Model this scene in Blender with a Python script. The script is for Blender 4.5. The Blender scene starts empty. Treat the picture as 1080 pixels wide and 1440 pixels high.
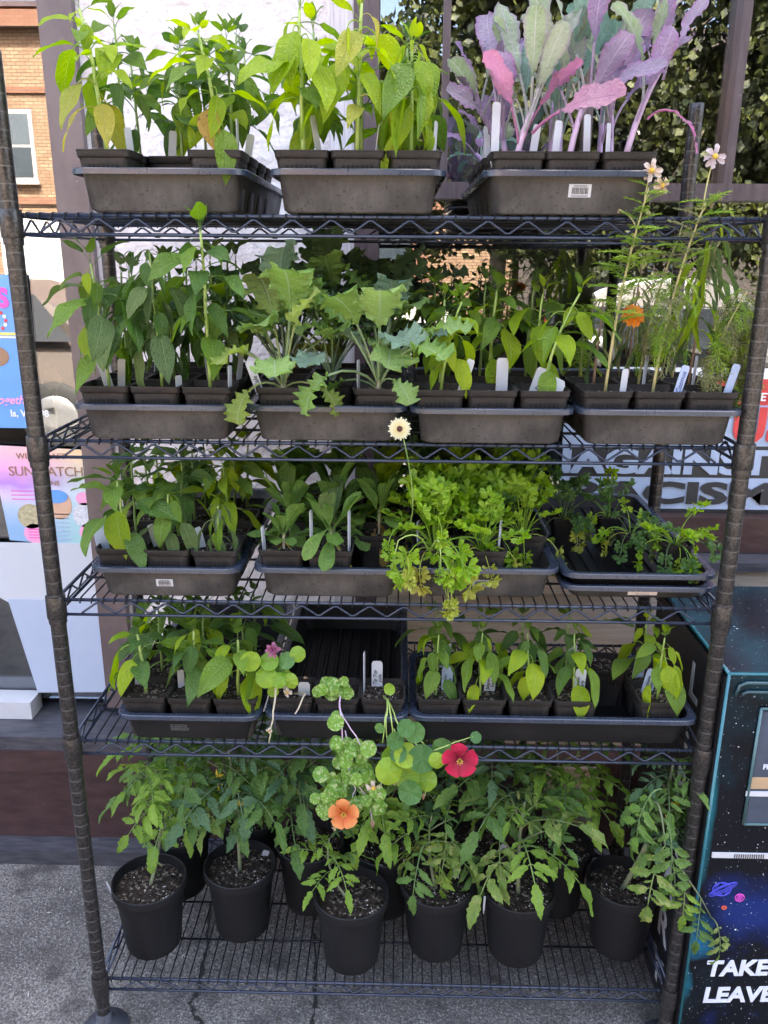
import bpy, math, random
from mathutils import Vector, Matrix, noise
sc = bpy.context.scene
C = sc.collection
PI = math.pi
R = math.radians
rnd = random.Random(7)

# ------------------------------------------------------------------ camera
F_PX, CAM = 1169.53, Vector((.0176, -1.3707, 1.5912))
YAW, PIT, ROL = -.0174, .29684, .00757
_F = Vector((math.sin(YAW)*math.cos(PIT), math.cos(YAW)*math.cos(PIT), -math.sin(PIT)))
_R = Vector((math.cos(YAW), -math.sin(YAW), 0)); _U = _R.cross(_F)
_R2 = math.cos(ROL)*_R + math.sin(ROL)*_U
_U2 = -math.sin(ROL)*_R + math.cos(ROL)*_U
cd = bpy.data.cameras.new('camera'); cam = bpy.data.objects.new('camera', cd); C.objects.link(cam)
cam.matrix_world = Matrix(((_R2.x, _U2.x, -_F.x, CAM.x), (_R2.y, _U2.y, -_F.y, CAM.y), (_R2.z, _U2.z, -_F.z, CAM.z), (0, 0, 0, 1)))
cd.sensor_fit = 'HORIZONTAL'; cd.sensor_width = 36; cd.lens = F_PX/1080*36
cd.clip_start = .05; cd.clip_end = 400
sc.camera = cam
def at(px, py, y=None, z=None):
    d = _F + _R2*((px-540)/F_PX) + _U2*((720-py)/F_PX)
    t = (y-CAM.y)/d.y if y is not None else (z-CAM.z)/d.z
    return CAM + d*t

# ------------------------------------------------------------------ light
SUN_EL, SUN_AZ = R(52), R(14)      # sun stands behind the storefront; the rack is in its shade
wd = bpy.data.worlds.new('World'); sc.world = wd; wd.use_nodes = True
wn = wd.node_tree; wn.nodes.clear()
sky = wn.nodes.new('ShaderNodeTexSky'); sky.sky_type = 'NISHITA'; sky.sun_disc = False
sky.sun_elevation = SUN_EL; sky.sun_rotation = SUN_AZ; sky.dust_density = 6.0; sky.ozone_density = .4; sky.air_density = .7
bg = wn.nodes.new('ShaderNodeBackground'); bg.inputs[1].default_value = .15
wo = wn.nodes.new('ShaderNodeOutputWorld')
wn.links.new(sky.outputs[0], bg.inputs[0]); wn.links.new(bg.outputs[0], wo.inputs[0])
sl = bpy.data.lights.new('sun', 'SUN'); sl.energy = 5.0; sl.angle = R(.5); sl.color = (1, .95, .87)
so = bpy.data.objects.new('sun', sl); C.objects.link(so)
sd = Vector((math.sin(SUN_AZ)*math.cos(SUN_EL), math.cos(SUN_AZ)*math.cos(SUN_EL), math.sin(SUN_EL)))
so.rotation_euler = sd.to_track_quat('Z', 'Y').to_euler(); so.location = (0, 0, 20)
sc.view_settings.view_transform = 'Standard'; sc.view_settings.look = 'None'
sc.view_settings.gamma = 1; sc.view_settings.exposure = 3.95
try: sc.view_settings.use_white_balance = True; sc.view_settings.white_balance_temperature = 7300      # the phone's shade white balance
except Exception: pass
try: sc.view_settings.use_curve_mapping = False
except Exception: pass
sc.render.engine = 'CYCLES'
sc.cycles.max_bounces = 7; sc.cycles.transparent_max_bounces = 12; sc.cycles.use_denoising = True
sc.cycles.caustics_reflective = False; sc.cycles.caustics_refractive = False

# ------------------------------------------------------------------ mesh helper
class MB:
    def __init__(s): s.v = []; s.f = []; s.m = []; s.uv = []
    def face(s, idx, m=0, uv=None):
        s.f.append(tuple(idx)); s.m.append(m); s.uv.append(uv or [(.5, .5)]*len(idx))
    def box(s, x0, x1, y0, y1, z0, z1, m=0, M=None):
        b = len(s.v)
        for z in (z0, z1):
            for x, y in ((x0, y0), (x1, y0), (x1, y1), (x0, y1)):
                p = Vector((x, y, z)); s.v.append(M @ p if M else p)
        for q in ((3, 2, 1, 0), (4, 5, 6, 7), (0, 1, 5, 4), (1, 2, 6, 5), (2, 3, 7, 6), (3, 0, 4, 7)):
            s.face([b+i for i in q], m)
    def rings(s, rings, m=0, cap0=False, cap1=False, closed=True):
        b = len(s.v); n = len(rings[0])
        for r in rings: s.v += [Vector(p) for p in r]
        for i in range(len(rings)-1):
            for j in range(n if closed else n-1):
                k = (j+1) % n
                s.face((b+i*n+j, b+i*n+k, b+(i+1)*n+k, b+(i+1)*n+j), m)
        if cap0: s.face([b+j for j in range(n)][::-1], m)
        if cap1: s.face([b+(len(rings)-1)*n+j for j in range(n)], m)
    def lathe(s, prof, n=24, m=0, cap0=False, cap1=False, c=(0, 0)):
        s.rings([[(c[0]+r*math.cos(2*PI*j/n), c[1]+r*math.sin(2*PI*j/n), z) for j in range(n)] for r, z in prof], m, cap0, cap1)
    def tube(s, pts, rad, n=5, m=0, cap=True, uv=(.5, .5)):
        pts = [Vector(p) for p in pts]
        if not isinstance(rad, (list, tuple)): rad = [rad]*len(pts)
        b = len(s.v); up = None
        for i, p in enumerate(pts):
            t = (pts[min(i+1, len(pts)-1)]-pts[max(i-1, 0)])
            t = t.normalized() if t.length > 1e-9 else Vector((0, 0, 1))
            if up is None: up = Vector((0, 1, 0)) if abs(t.y) < .9 else Vector((1, 0, 0))
            a = t.cross(up).normalized(); up = a.cross(t).normalized()
            for j in range(n):
                w = 2*PI*j/n; s.v.append(p+rad[i]*(a*math.cos(w)+up*math.sin(w)))
        for i in range(len(pts)-1):
            for j in range(n):
                k = (j+1) % n
                s.face((b+i*n+j, b+(i+1)*n+j, b+(i+1)*n+k, b+i*n+k), m, [uv]*4)
        if cap:
            s.face([b+j for j in range(n)], m, [uv]*n); e = b+(len(pts)-1)*n
            s.face([e+j for j in range(n)][::-1], m, [uv]*n)
    def grid(s, fn, nu, nv, m=0, uvf=None):
        b = len(s.v)
        for i in range(nu+1):
            for j in range(nv+1): s.v.append(Vector(fn(i/nu, j/nv)))
        uvf = uvf or (lambda u, v: (u, v))
        for i in range(nu):
            for j in range(nv):
                q = [(i, j), (i+1, j), (i+1, j+1), (i, j+1)]
                s.face([b+a*(nv+1)+c for a, c in q], m, [uvf(a/nu, c/nv) for a, c in q])
    def mesh(s, name, mats, smooth=True):
        me = bpy.data.meshes.new(name)
        me.from_pydata([tuple(v) for v in s.v], [], s.f)
        for mt in (mats if isinstance(mats, (list, tuple)) else [mats]): me.materials.append(mt)
        me.polygons.foreach_set('material_index', s.m)
        me.polygons.foreach_set('use_smooth', [bool(smooth)]*len(s.f))
        ul = me.uv_layers.new(name='UVMap')
        if smooth == 'auto': me.update(); me.set_sharp_from_angle(angle=R(32))
        flat = [c for f in s.uv for p in f for c in p]
        ul.data.foreach_set('uv', flat); me.update()
        return me
def link(name, me, parent=None, loc=None, M=None):
    o = bpy.data.objects.new(name, me); C.objects.link(o)
    if parent: o.parent = parent
    if M is not None: o.matrix_local = M
    elif loc is not None: o.location = loc
    return o
def tag(o, label=None, cat=None, group=None, kind=None):
    if label: o['label'] = label
    if cat: o['category'] = cat
    if group: o['group'] = group
    if kind: o['kind'] = kind
    return o
def thing(name, label, cat, loc=(0, 0, 0), rz=0, group=None):
    o = link(name, None, None, loc); o.rotation_euler = (0, 0, rz); o.empty_display_size = .02
    return tag(o, label, cat, group)
def boxmesh(name, x0, x1, y0, y1, z0, z1, mat, bev=0):
    m = MB(); m.box(x0, x1, y0, y1, z0, z1); return m.mesh(name, mat, False)
def boxpart(name, par, b, mat): return link(name, boxmesh(name, *b, mat), par)

# ------------------------------------------------------------------ materials
class NT:
    def __init__(s, name):
        s.mat = bpy.data.materials.new(name); s.mat.use_nodes = True
        s.t = s.mat.node_tree; s.t.nodes.clear()
    def n(s, typ, out=0, **kw):
        nd = s.t.nodes.new('ShaderNode'+typ)
        for k, v in kw.items():
            if k.startswith('_'): setattr(nd, k[1:], v); continue
            key = int(k[1:]) if k[0] == 'i' and k[1:].isdigit() else k.replace('__', ' ')
            s.put(nd.inputs[key], v)
        nd_out = nd.outputs[out]
        return nd_out
    def put(s, inp, v):
        if isinstance(v, bpy.types.NodeSocket): s.t.links.new(v, inp)
        elif isinstance(v, (tuple, list)): inp.default_value = (*v, 1) if len(v) == 3 and inp.type == 'RGBA' else v
        else: inp.default_value = v
    def math(s, op, a, b=0., c=0., clamp=False): return s.n('Math', _operation=op, _use_clamp=clamp, i0=a, i1=b, i2=c)
    def mix(s, f, a, b, typ='MIX'):
        nd = s.t.nodes.new('ShaderNodeMix'); nd.data_type = 'RGBA'; nd.blend_type = typ
        s.put(nd.inputs[0], f); s.put(nd.inputs[6], a); s.put(nd.inputs[7], b); return nd.outputs[2]
    def rng(s, v, a, b, c=0., d=1.): return s.n('MapRange', Value=v, i1=a, i2=b, i3=c, i4=d)
    def obj(s): return s.n('TexCoord', 3)
    def gen(s): return s.n('TexCoord', 0)
    def noise(s, vec, scale, detail=3, rough=.55): return s.n('TexNoise', Vector=vec, Scale=scale, Detail=detail, Roughness=rough)
    def bump(s, h, st=.3, dist=.01): return s.n('Bump', Strength=st, Distance=dist, Height=h)
    def bsdf(s, **kw):
        nd = s.t.nodes.new('ShaderNodeBsdfPrincipled')
        for k, v in kw.items(): s.put(nd.inputs[k.replace('__', ' ')], v)
        return nd.outputs[0]
    def out(s, sh):
        o = s.t.nodes.new('ShaderNodeOutputMaterial'); s.t.links.new(sh, o.inputs[0]); return s.mat
    def uv(s):
        u = s.n('UVMap'); sp = s.t.nodes.new('ShaderNodeSeparateXYZ'); s.t.links.new(u, sp.inputs[0])
        return sp.outputs[0], sp.outputs[1]

def plain(name, col, rough=.6, metal=0., var=.25, scale=30, bump=0., spec=.5):
    t = NT(name); nz = t.noise(t.obj(), scale)
    c = t.mix(nz, [x*(1-var) for x in col], [min(1, x*(1+var)) for x in col])
    kw = dict(Base__Color=c, Roughness=rough, Metallic=metal, Specular__IOR__Level=spec)
    if bump: kw['Normal'] = t.bump(t.noise(t.obj(), scale*6), bump, .002)
    return t.out(t.bsdf(**kw))

def plastic(name, col, dust, rough=.38, dustamt=.35, spec=.22):
    t = NT(name); o = t.obj()
    big = t.rng(t.noise(o, 14, 4), .4, .72)
    spots = t.rng(t.noise(o, 190, 2), .60, .68)
    streak = t.noise(t.n('Mapping', Vector=o, Scale=(60, 60, 6)), 3, 3)
    f = t.math('MULTIPLY', t.math('ADD', t.math('MULTIPLY', big, .6), t.math('MULTIPLY', streak, .4)), dustamt)
    c = t.mix(f, col, dust)
    c = t.mix(t.math('MULTIPLY', spots, .5), c, [x*.35 for x in col])
    r = t.rng(f, 0, .4, rough, rough+.22)
    return t.out(t.bsdf(Base__Color=c, Roughness=r, Specular__IOR__Level=spec, Normal=t.bump(t.noise(o, 260, 2), .12, .002)))
M_tray = plastic('tray_plastic', (.023, .022, .022), (.128, .116, .106), .34, .8)
M_traydark = plastic('tray_plastic_dark', (.007, .007, .008), (.032, .030, .028), .40, .4)
M_rim = plastic('rim_plastic', (.020, .030, .052), (.08, .09, .11), .20, .3, .6)  # blue in the base colour stands in for sky reflected along the rims
M_pot = plastic('pot_plastic', (.015, .014, .014), (.095, .08, .07), .38, .55)
M_slot = plain('slot_dark', (.004, .004, .004), .9)  # slots are not cut; near-black faces paint the shade inside them
M_npot = plastic('nursery_pot_plastic', (.008, .008, .009), (.022, .022, .023), .45, .3)
M_wire = plain('epoxy_wire', (.028, .036, .058), .26, .25, .2, 60)  # bluish, raised base colour carries the sky highlight on the truss wires
def post_mat():
    t = NT('post_hammered'); o = t.obj()
    nz = t.noise(o, 260, 3)
    c = t.mix(t.rng(nz, .35, .65), (.014, .013, .013), (.060, .054, .051))
    return t.out(t.bsdf(Base__Color=c, Roughness=.28, Metallic=.4, Normal=t.bump(nz, .12, .001)))
M_post = post_mat()
M_ring = plain('groove_glint', (.085, .08, .078), .4, .4)  # paler colour paints the highlight line along each post groove
M_foot = plain('foot_rubber', (.028, .032, .042), .55, 0, .3, 50, .2)

def soil_mat():
    t = NT('potting_soil'); o = t.obj()
    nz = t.noise(o, 160, 5, .7); v = t.n('TexVoronoi', Vector=o, Scale=260.)
    v2 = t.n('TexVoronoi', 1, Vector=o, Scale=190.)
    c = t.mix(t.rng(nz, .35, .65), (.008, .006, .005), (.055, .040, .031))
    sp = t.t.nodes.new('ShaderNodeSeparateXYZ'); t.t.links.new(v2, sp.inputs[0])
    c = t.mix(t.rng(sp.outputs[0], .80, .9), c, (.20, .165, .13))
    return t.out(t.bsdf(Base__Color=c, Roughness=.95, Specular__IOR__Level=.15, Normal=t.bump(t.mix(.5, nz, v), .9, .006)))
M_soil = soil_mat()
M_perl = plain('perlite', (.62, .60, .56), .9)
M_bark = plain('bark_bit', (.11, .075, .05), .9)

BL = 4.0
def leafmat(name, ca, cb, vein, trans=.42, rough=.42, radial=False, nvein=8, vamt=.6, edge=None, blotch=None, tcol=1.5):
    t = NT(name); u, v = t.uv(); o = t.obj()
    ri = t.n('ObjectInfo', 5)
    nz = t.noise(t.n('VectorMath', _operation='ADD', i0=o, i1=t.n('CombineXYZ', X=ri, Y=ri, Z=ri)), 2.6, 4)
    f = t.math('ADD', t.math('MULTIPLY', ri, .75), t.math('MULTIPLY', t.math('SUBTRACT', nz, .5), 1.1), clamp=True)
    c = t.mix(f, ca, cb)
    av = t.math('ABSOLUTE', t.math('SUBTRACT', v, .5))
    if radial:
        w = t.math('COSINE', t.math('MULTIPLY', v, 2*PI*nvein))
        vn = t.math('MULTIPLY', t.rng(w, .93, 1.), t.rng(u, 1.0, .1, .3, 1.))
    else:
        mid = t.rng(av, .035, .005)
        w = t.math('COSINE', t.math('MULTIPLY', t.math('SUBTRACT', u, t.math('MULTIPLY', av, .42)), 2*PI*nvein))
        vn = t.math('MAXIMUM', mid, t.math('MULTIPLY', t.rng(w, .9, 1.), t.rng(av, .5, .05, .15, .6)))
    if edge: c = t.mix(t.rng(av, .30, .5, 0, .85), c, edge)
    if blotch:
        bn = t.rng(t.noise(t.n('VectorMath', _operation='ADD', i0=o, i1=t.n('CombineXYZ', X=ri, Y=ri, Z=ri)), 2.2 if radial else BL, 3, .65), .52, .58)
        c = t.mix(t.math('MULTIPLY', bn, .6 if radial else .85), c, blotch)
    c = t.mix(t.math('MULTIPLY', vn, vamt), c, vein)
    if not radial:
        cell = t.n('TexVoronoi', Vector=o, Scale=15., _feature='DISTANCE_TO_EDGE')
        h = t.math('ADD', t.math('MULTIPLY', vn, -1.), t.math('MULTIPLY', cell, .35))
    else: h = t.math('MULTIPLY', vn, -1.)
    # back faces are a little paler
    c2 = t.mix(t.math('MULTIPLY', t.n('NewGeometry', 6), .35), c, [min(.8, x*1.5+.03) for x in ca])
    pr = t.bsdf(Base__Color=c2, Roughness=rough, Specular__IOR__Level=.45, Normal=t.bump(h, .5, .03))
    hs = t.n('HueSaturation', Saturation=1.15, Value=tcol, Color=c)
    tr = t.n('BsdfTranslucent', Color=hs)
    return t.out(t.n('MixShader', Fac=trans, i1=pr, i2=tr))
LM = {
 'pepper':   leafmat('leaf_pepper', (.095, .185, .018), (.185, .310, .030), (.24, .36, .11), .42),
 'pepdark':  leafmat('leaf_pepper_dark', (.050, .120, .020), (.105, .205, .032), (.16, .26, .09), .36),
 'peplime':  leafmat('leaf_pepper_lime', (.20, .34, .008), (.40, .50, .018), (.36, .48, .14), .48, .4),
 'pepyel':   leafmat('leaf_yellow', (.34, .37, .05), (.52, .42, .07), (.5, .5, .2), .45, blotch=None),
 'pepor':    leafmat('leaf_orange', (.45, .28, .06), (.50, .34, .10), (.5, .4, .2), .4, blotch=(.25, .13, .05)),
 'wilt':     leafmat('leaf_wilted', (.075, .135, .040), (.150, .215, .060), (.26, .32, .14), .38, .6),
 'collard':  leafmat('leaf_collard', (.22, .30, .17), (.37, .39, .32), (.58, .54, .58), .38, .55, nvein=7, edge=(.26, .20, .28)),
 'purple':   leafmat('leaf_purple', (.23, .17, .29), (.33, .28, .35), (.60, .48, .58), .42, .55, nvein=7, edge=(.30, .15, .30)),
 'pink':     leafmat('leaf_magenta', (.40, .15, .28), (.46, .26, .32), (.55, .25, .42), .45, .5, nvein=7),
 'teal':     leafmat('leaf_teal', (.13, .24, .18), (.22, .32, .27), (.35, .42, .40), .35, .55, nvein=7),
 'kale':     leafmat('leaf_kale', (.17, .30, .060), (.28, .41, .13), (.42, .50, .32), .36, .55, nvein=6),
 'kaleblue': leafmat('leaf_kale_blue', (.17, .29, .19), (.29, .41, .28), (.38, .46, .40), .32, .55, nvein=6),
 'kaleyel':  leafmat('leaf_kale_yellow', (.24, .32, .06), (.36, .42, .12), (.5, .52, .28), .42, .55, nvein=6),
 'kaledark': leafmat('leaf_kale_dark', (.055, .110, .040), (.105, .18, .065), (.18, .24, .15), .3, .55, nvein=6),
 'calend':   leafmat('leaf_calendula', (.11, .22, .040), (.20, .33, .065), (.26, .36, .16), .40, .5, nvein=5, vamt=.45),
 'parsley':  leafmat('leaf_parsley', (.18, .34, .018), (.33, .47, .035), (.30, .44, .12), .45, .45, radial=True, nvein=6, vamt=.4),
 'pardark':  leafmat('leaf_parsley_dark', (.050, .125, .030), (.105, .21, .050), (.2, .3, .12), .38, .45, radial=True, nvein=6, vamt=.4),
 'paryel':   leafmat('leaf_parsley_yellow', (.34, .40, .06), (.48, .44, .10), (.5, .5, .2), .45, .5, radial=True, nvein=6, vamt=.3),
 'nast':     leafmat('leaf_nasturtium', (.17, .33, .02), (.33, .46, .04), (.50, .60, .28), .45, .42, radial=True, nvein=8, vamt=.55),
 'nastgr':   leafmat('leaf_nasturtium_green', (.055, .16, .035), (.11, .25, .05), (.32, .45, .18), .42, .42, radial=True, nvein=8, vamt=.55),
 'nastvar':  leafmat('leaf_nasturtium_variegated', (.12, .27, .03), (.22, .38, .05), (.40, .52, .22), .42, .45, radial=True, nvein=8, vamt=.3, blotch=(.55, .62, .30)),
 'tomato':   leafmat('leaf_tomato', (.068, .150, .030), (.145, .26, .050), (.18, .27, .12), .36, .6, nvein=6),
 'tomlite':  leafmat('leaf_tomato_light', (.15, .28, .030), (.25, .39, .05), (.28, .38, .16), .40, .55, nvein=6),
 'tomblue':  leafmat('leaf_tomato_bluish', (.065, .145, .062), (.105, .20, .090), (.17, .26, .16), .34, .6, nvein=6),
 'tomyel':   leafmat('leaf_tomato_patchy', (.12, .21, .04), (.20, .29, .06), (.28, .34, .14), .38, .6, nvein=6, blotch=(.30, .34, .10)),
 'cosmos':   leafmat('leaf_cosmos', (.22, .40, .03), (.38, .50, .06), (.3, .4, .06), .35, .6, vamt=0),
 'cosdry':   leafmat('leaf_cosmos_dry', (.20, .24, .10), (.36, .34, .14), (.3, .3, .1), .25, .7, vamt=0),
}
def stemmat(name, a, b):
    t = NT(name); o = t.obj(); c = t.mix(t.rng(t.noise(o, 22, 4), .35, .65), a, b)
    return t.out(t.bsdf(Base__Color=c, Roughness=.5, Subsurface__Weight=.0, Normal=t.bump(t.noise(t.n('Mapping', Vector=o, Scale=(300, 300, 30)), 2), .2, .001)))
SM = {
 'green': stemmat('stem_green', (.13, .22, .05), (.26, .36, .10)),
 'lime': stemmat('stem_lime', (.22, .33, .06), (.36, .46, .13)),
 'purple': stemmat('stem_purple', (.26, .17, .34), (.46, .34, .50)),
 'pink': stemmat('stem_pink', (.40, .24, .38), (.56, .42, .52)),
 'pale': stemmat('stem_pale', (.36, .36, .20), (.48, .38, .30)),
 'straw': stemmat('stem_straw', (.33, .33, .12), (.46, .38, .18)),
 'brown': stemmat('stem_brown', (.17, .09, .06), (.28, .18, .11)),
 'tomato': stemmat('stem_tomato', (.11, .14, .07), (.22, .24, .14)),
}
def petal(name, a, b, tr=.35): 
    t = NT(name); u, v = t.uv(); nz = t.noise(t.obj(), 90, 3)
    c = t.mix(t.rng(u, .25, .95), a, b); c = t.mix(t.math('MULTIPLY', nz, .15), c, [x*.6 for x in a])
    st = t.math('POWER', t.math('ABSOLUTE', t.math('COSINE', t.math('MULTIPLY', v, 24.))), 4.); c = t.mix(t.math('MULTIPLY', t.math('MULTIPLY', st, t.math('SUBTRACT', 1., u)), .7), c, [x*.75 for x in a])
    w = t.n('TexWave', Vector=t.n('CombineXYZ', X=v, Y=0., Z=0.), Scale=6.)
    pr = t.bsdf(Base__Color=c, Roughness=.5, Normal=t.bump(w, .25, .001))
    return t.out(t.n('MixShader', Fac=tr, i1=pr, i2=t.n('BsdfTranslucent', Color=c)))
PM = {
 'orange': petal('petal_orange', (.60, .09, .012), (.82, .33, .11)),
 'red': petal('petal_red', (.30, .004, .03), (.66, .008, .07)),
 'cream': petal('petal_cream', (.80, .68, .30), (.82, .78, .55)),
 'white': petal('petal_faded', (.66, .50, .38), (.78, .70, .62)),
 'pinkw': petal('petal_pinkish', (.58, .46, .46), (.66, .57, .58)),
 'fadedor': petal('petal_faded_orange', (.62, .40, .24), (.75, .60, .40)),
 'marigold': petal('petal_marigold', (.80, .20, .01), (.85, .30, .02)),
 'yellow': petal('petal_yellow', (.78, .55, .03), (.80, .65, .08)),
 'mag': petal('petal_magenta', (.30, .05, .12), (.46, .16, .26)),
 'dry': petal('petal_dry', (.35, .20, .12), (.50, .34, .22)),
}
M_ydisc = plain('flower_disc_yellow', (.50, .32, .04), .8, 0, .5, 900)
M_ddisc = plain('flower_disc_dark', (.06, .015, .012), .8, 0, .5, 900)
M_tagw = plain('tag_white', (.45, .46, .49), .45, 0, .06, 60)
M_tagb = plain('tag_bluewhite', (.30, .37, .50), .45, 0, .06, 60)
M_ink = plain('ink_black', (.015, .015, .018), .6)
M_inkb = plain('ink_blue', (.03, .05, .20), .6)

# ------------------------------------------------------------------ lettering
def text_mesh(name, body, size, mat, extrude=.0006, bold=0., shear=0., align='LEFT', spacing=1.):
    cu = bpy.data.curves.new(name, 'FONT'); cu.body = body; cu.size = size; cu.extrude = extrude
    cu.offset = bold; cu.shear = shear; cu.align_x = align; cu.resolution_u = 3; cu.space_character = spacing
    ob = bpy.data.objects.new(name, cu); me = bpy.data.meshes.new_from_object(ob)
    bpy.data.objects.remove(ob); me.materials.clear(); me.materials.append(mat); me.name = name
    return me
TM = {k: text_mesh('handwriting', k, s, M_ink, .00012, .0002, .25) for k, s in
      (('Jalapeño\n  Early', .0105), ('Anaheim\n   mild', .0105), ('Tip Top\n  pole', .0105), ('Pepper', .0115), ('Cosmos', .012), ('Kale', .012))}
TMB = {'Cosmos': text_mesh('handwriting', 'Cosmos', .012, M_inkb, .00012, .0002, .25)}

# ------------------------------------------------------------------ leaf shapes
PROF = {
 'ovate': lambda t: (t**.55)*((1-t)**1.15)*(1+.25*t),
 'leaflet': lambda t: (t**.6)*((1-t)**.95),
 'lance': lambda t: (t**.7)*((1-t)**.9)*2.0,
 'oblong': lambda t: (t**.95)*((1-t)**.42)*1.62,
 'spoon': lambda t: (t**1.55)*((1-t)**.5)*2.05,
 'kale': lambda t: (t**.95)*((1-t)**.38)*1.55,
}
for _k, _f in list(PROF.items()):
    _mx = max(_f(i/100) for i in range(1, 100)); PROF[_k] = (lambda f, m: (lambda t: f(t)/m))(_f, _mx)
def path(a0, a1, a2, pet, L, n):
    """petiole then midrib, in the XZ plane; returns points, index where the blade starts, and tangent angles"""
    pts = [Vector((0, 0, 0))]; ang = [a0]; N1 = 4 if pet > .01*L else 0
    for i in range(N1):
        a = a0+(a1-a0)*(i+.5)/N1; pts.append(pts[-1]+Vector((math.cos(a), 0, math.sin(a)))*pet/N1); ang.append(a)
    for i in range(n):
        a = a1+(a2-a1)*(i+.5)/n; pts.append(pts[-1]+Vector((math.cos(a), 0, math.sin(a)))*L/n); ang.append(a)
    return pts, N1, ang
def blade(mb, M, L, W, prof='ovate', a0=.3, a1=0., a2=-.6, pet=0., fold=.25, wave=.0, wfreq=3., serr=0., nserr=5,
          ruff=0., rfreq=9., lobe=0., nlobe=4, nu=9, nv=4, pr=.0012, roll=0., rs=None, m=0, twist=0.):
    rs = rs or rnd; pts, i0, ang = path(a0, a1, a2, pet, L, nu); pf = PROF[prof]
    if i0: mb.tube([M @ p for p in pts[:i0+1]], [pr*1.2]+[pr]*i0, 4, m, False)
    b = len(mb.v); ph = rs.uniform(0, 6.28); ph2 = rs.uniform(0, 6.28); asym = rs.uniform(-.12, .12)
    for i in range(nu+1):
        t = i/nu; p = pts[i0+i]; a = ang[min(i0+i, len(ang)-1)]
        T = Vector((math.cos(a), 0, math.sin(a))); Nn = Vector((-math.sin(a), 0, math.cos(a)))
        w = W*.5*max(.012, pf(min(max(t, .0), .995)))
        for j in range(nv+1):
            s = j/nv*2-1; e = abs(s)
            ww = w*(1+asym*s)
            if serr: ww *= 1-serr*((t*nserr+ph) % 1.)*(e > .9)
            if lobe: ww *= 1-lobe*e*(.5+.5*math.cos(t*nlobe*2*PI+ph+(PI if s > 0 else 0)))
            y = s*ww*math.cos(fold*1.2); z = e*ww*math.sin(fold)*1.1 + wave*L*e*math.sin(t*wfreq*6.28+ph+(1.3 if s > 0 else 0))*.5
            if ruff: z += ruff*L*e**2*math.sin(t*rfreq*6.28+ph2+2.*s); y += ruff*L*.5*e**3*math.sin(t*rfreq*9.1+ph)
            back = -.0 if not serr else .25*ww*e*(1 if t < .9 else 0)*.2
            tw = twist*t+roll; yy = y*math.cos(tw)-z*math.sin(tw); zz = y*math.sin(tw)+z*math.cos(tw)
            mb.v.append(M @ (p+Vector((0, 1, 0))*yy+Nn*zz-T*back))
    for i in range(nu):
        for j in range(nv):
            q = [(i, j), (i+1, j), (i+1, j+1), (i, j+1)]
            mb.face([b+a*(nv+1)+c for a, c in q], m, [(a/nu, c/nv) for a, c in q])
    return pts
def fan(mb, M, Rr, lobes=3, depth=.35, span=2.2, cup=.2, ruff=.05, nr=3, nt=15, m=0, rs=None):
    rs = rs or rnd; ph = rs.uniform(0, 6.28)
    def fn(u, v):
        th = (v-.5)*span
        r = Rr*(1-depth+depth*abs(math.sin(v*lobes*PI))**.55) * (1-.22*abs(math.sin(v*lobes*PI*4+.4)))
        r = r*(1-.25*(2*v-1)**2) if span < 5 else Rr*(1+.018*math.sin(7*th+ph))
        u2 = u**.8
        z = cup*Rr*u2*u2 + ruff*Rr*u2*math.sin(th*5+ph)
        return M @ Vector((r*u2*math.cos(th), r*u2*math.sin(th), z))
    mb.grid(fn, nr, nt, m, lambda u, v: (u, v))
def RM(loc=(0, 0, 0), rz=0., ry=0., rx=0., s=1.):
    return Matrix.Translation(loc) @ Matrix.Rotation(rz, 4, 'Z') @ Matrix.Rotation(ry, 4, 'Y') @ Matrix.Rotation(rx, 4, 'X') @ Matrix.Scale(s, 4)

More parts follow.
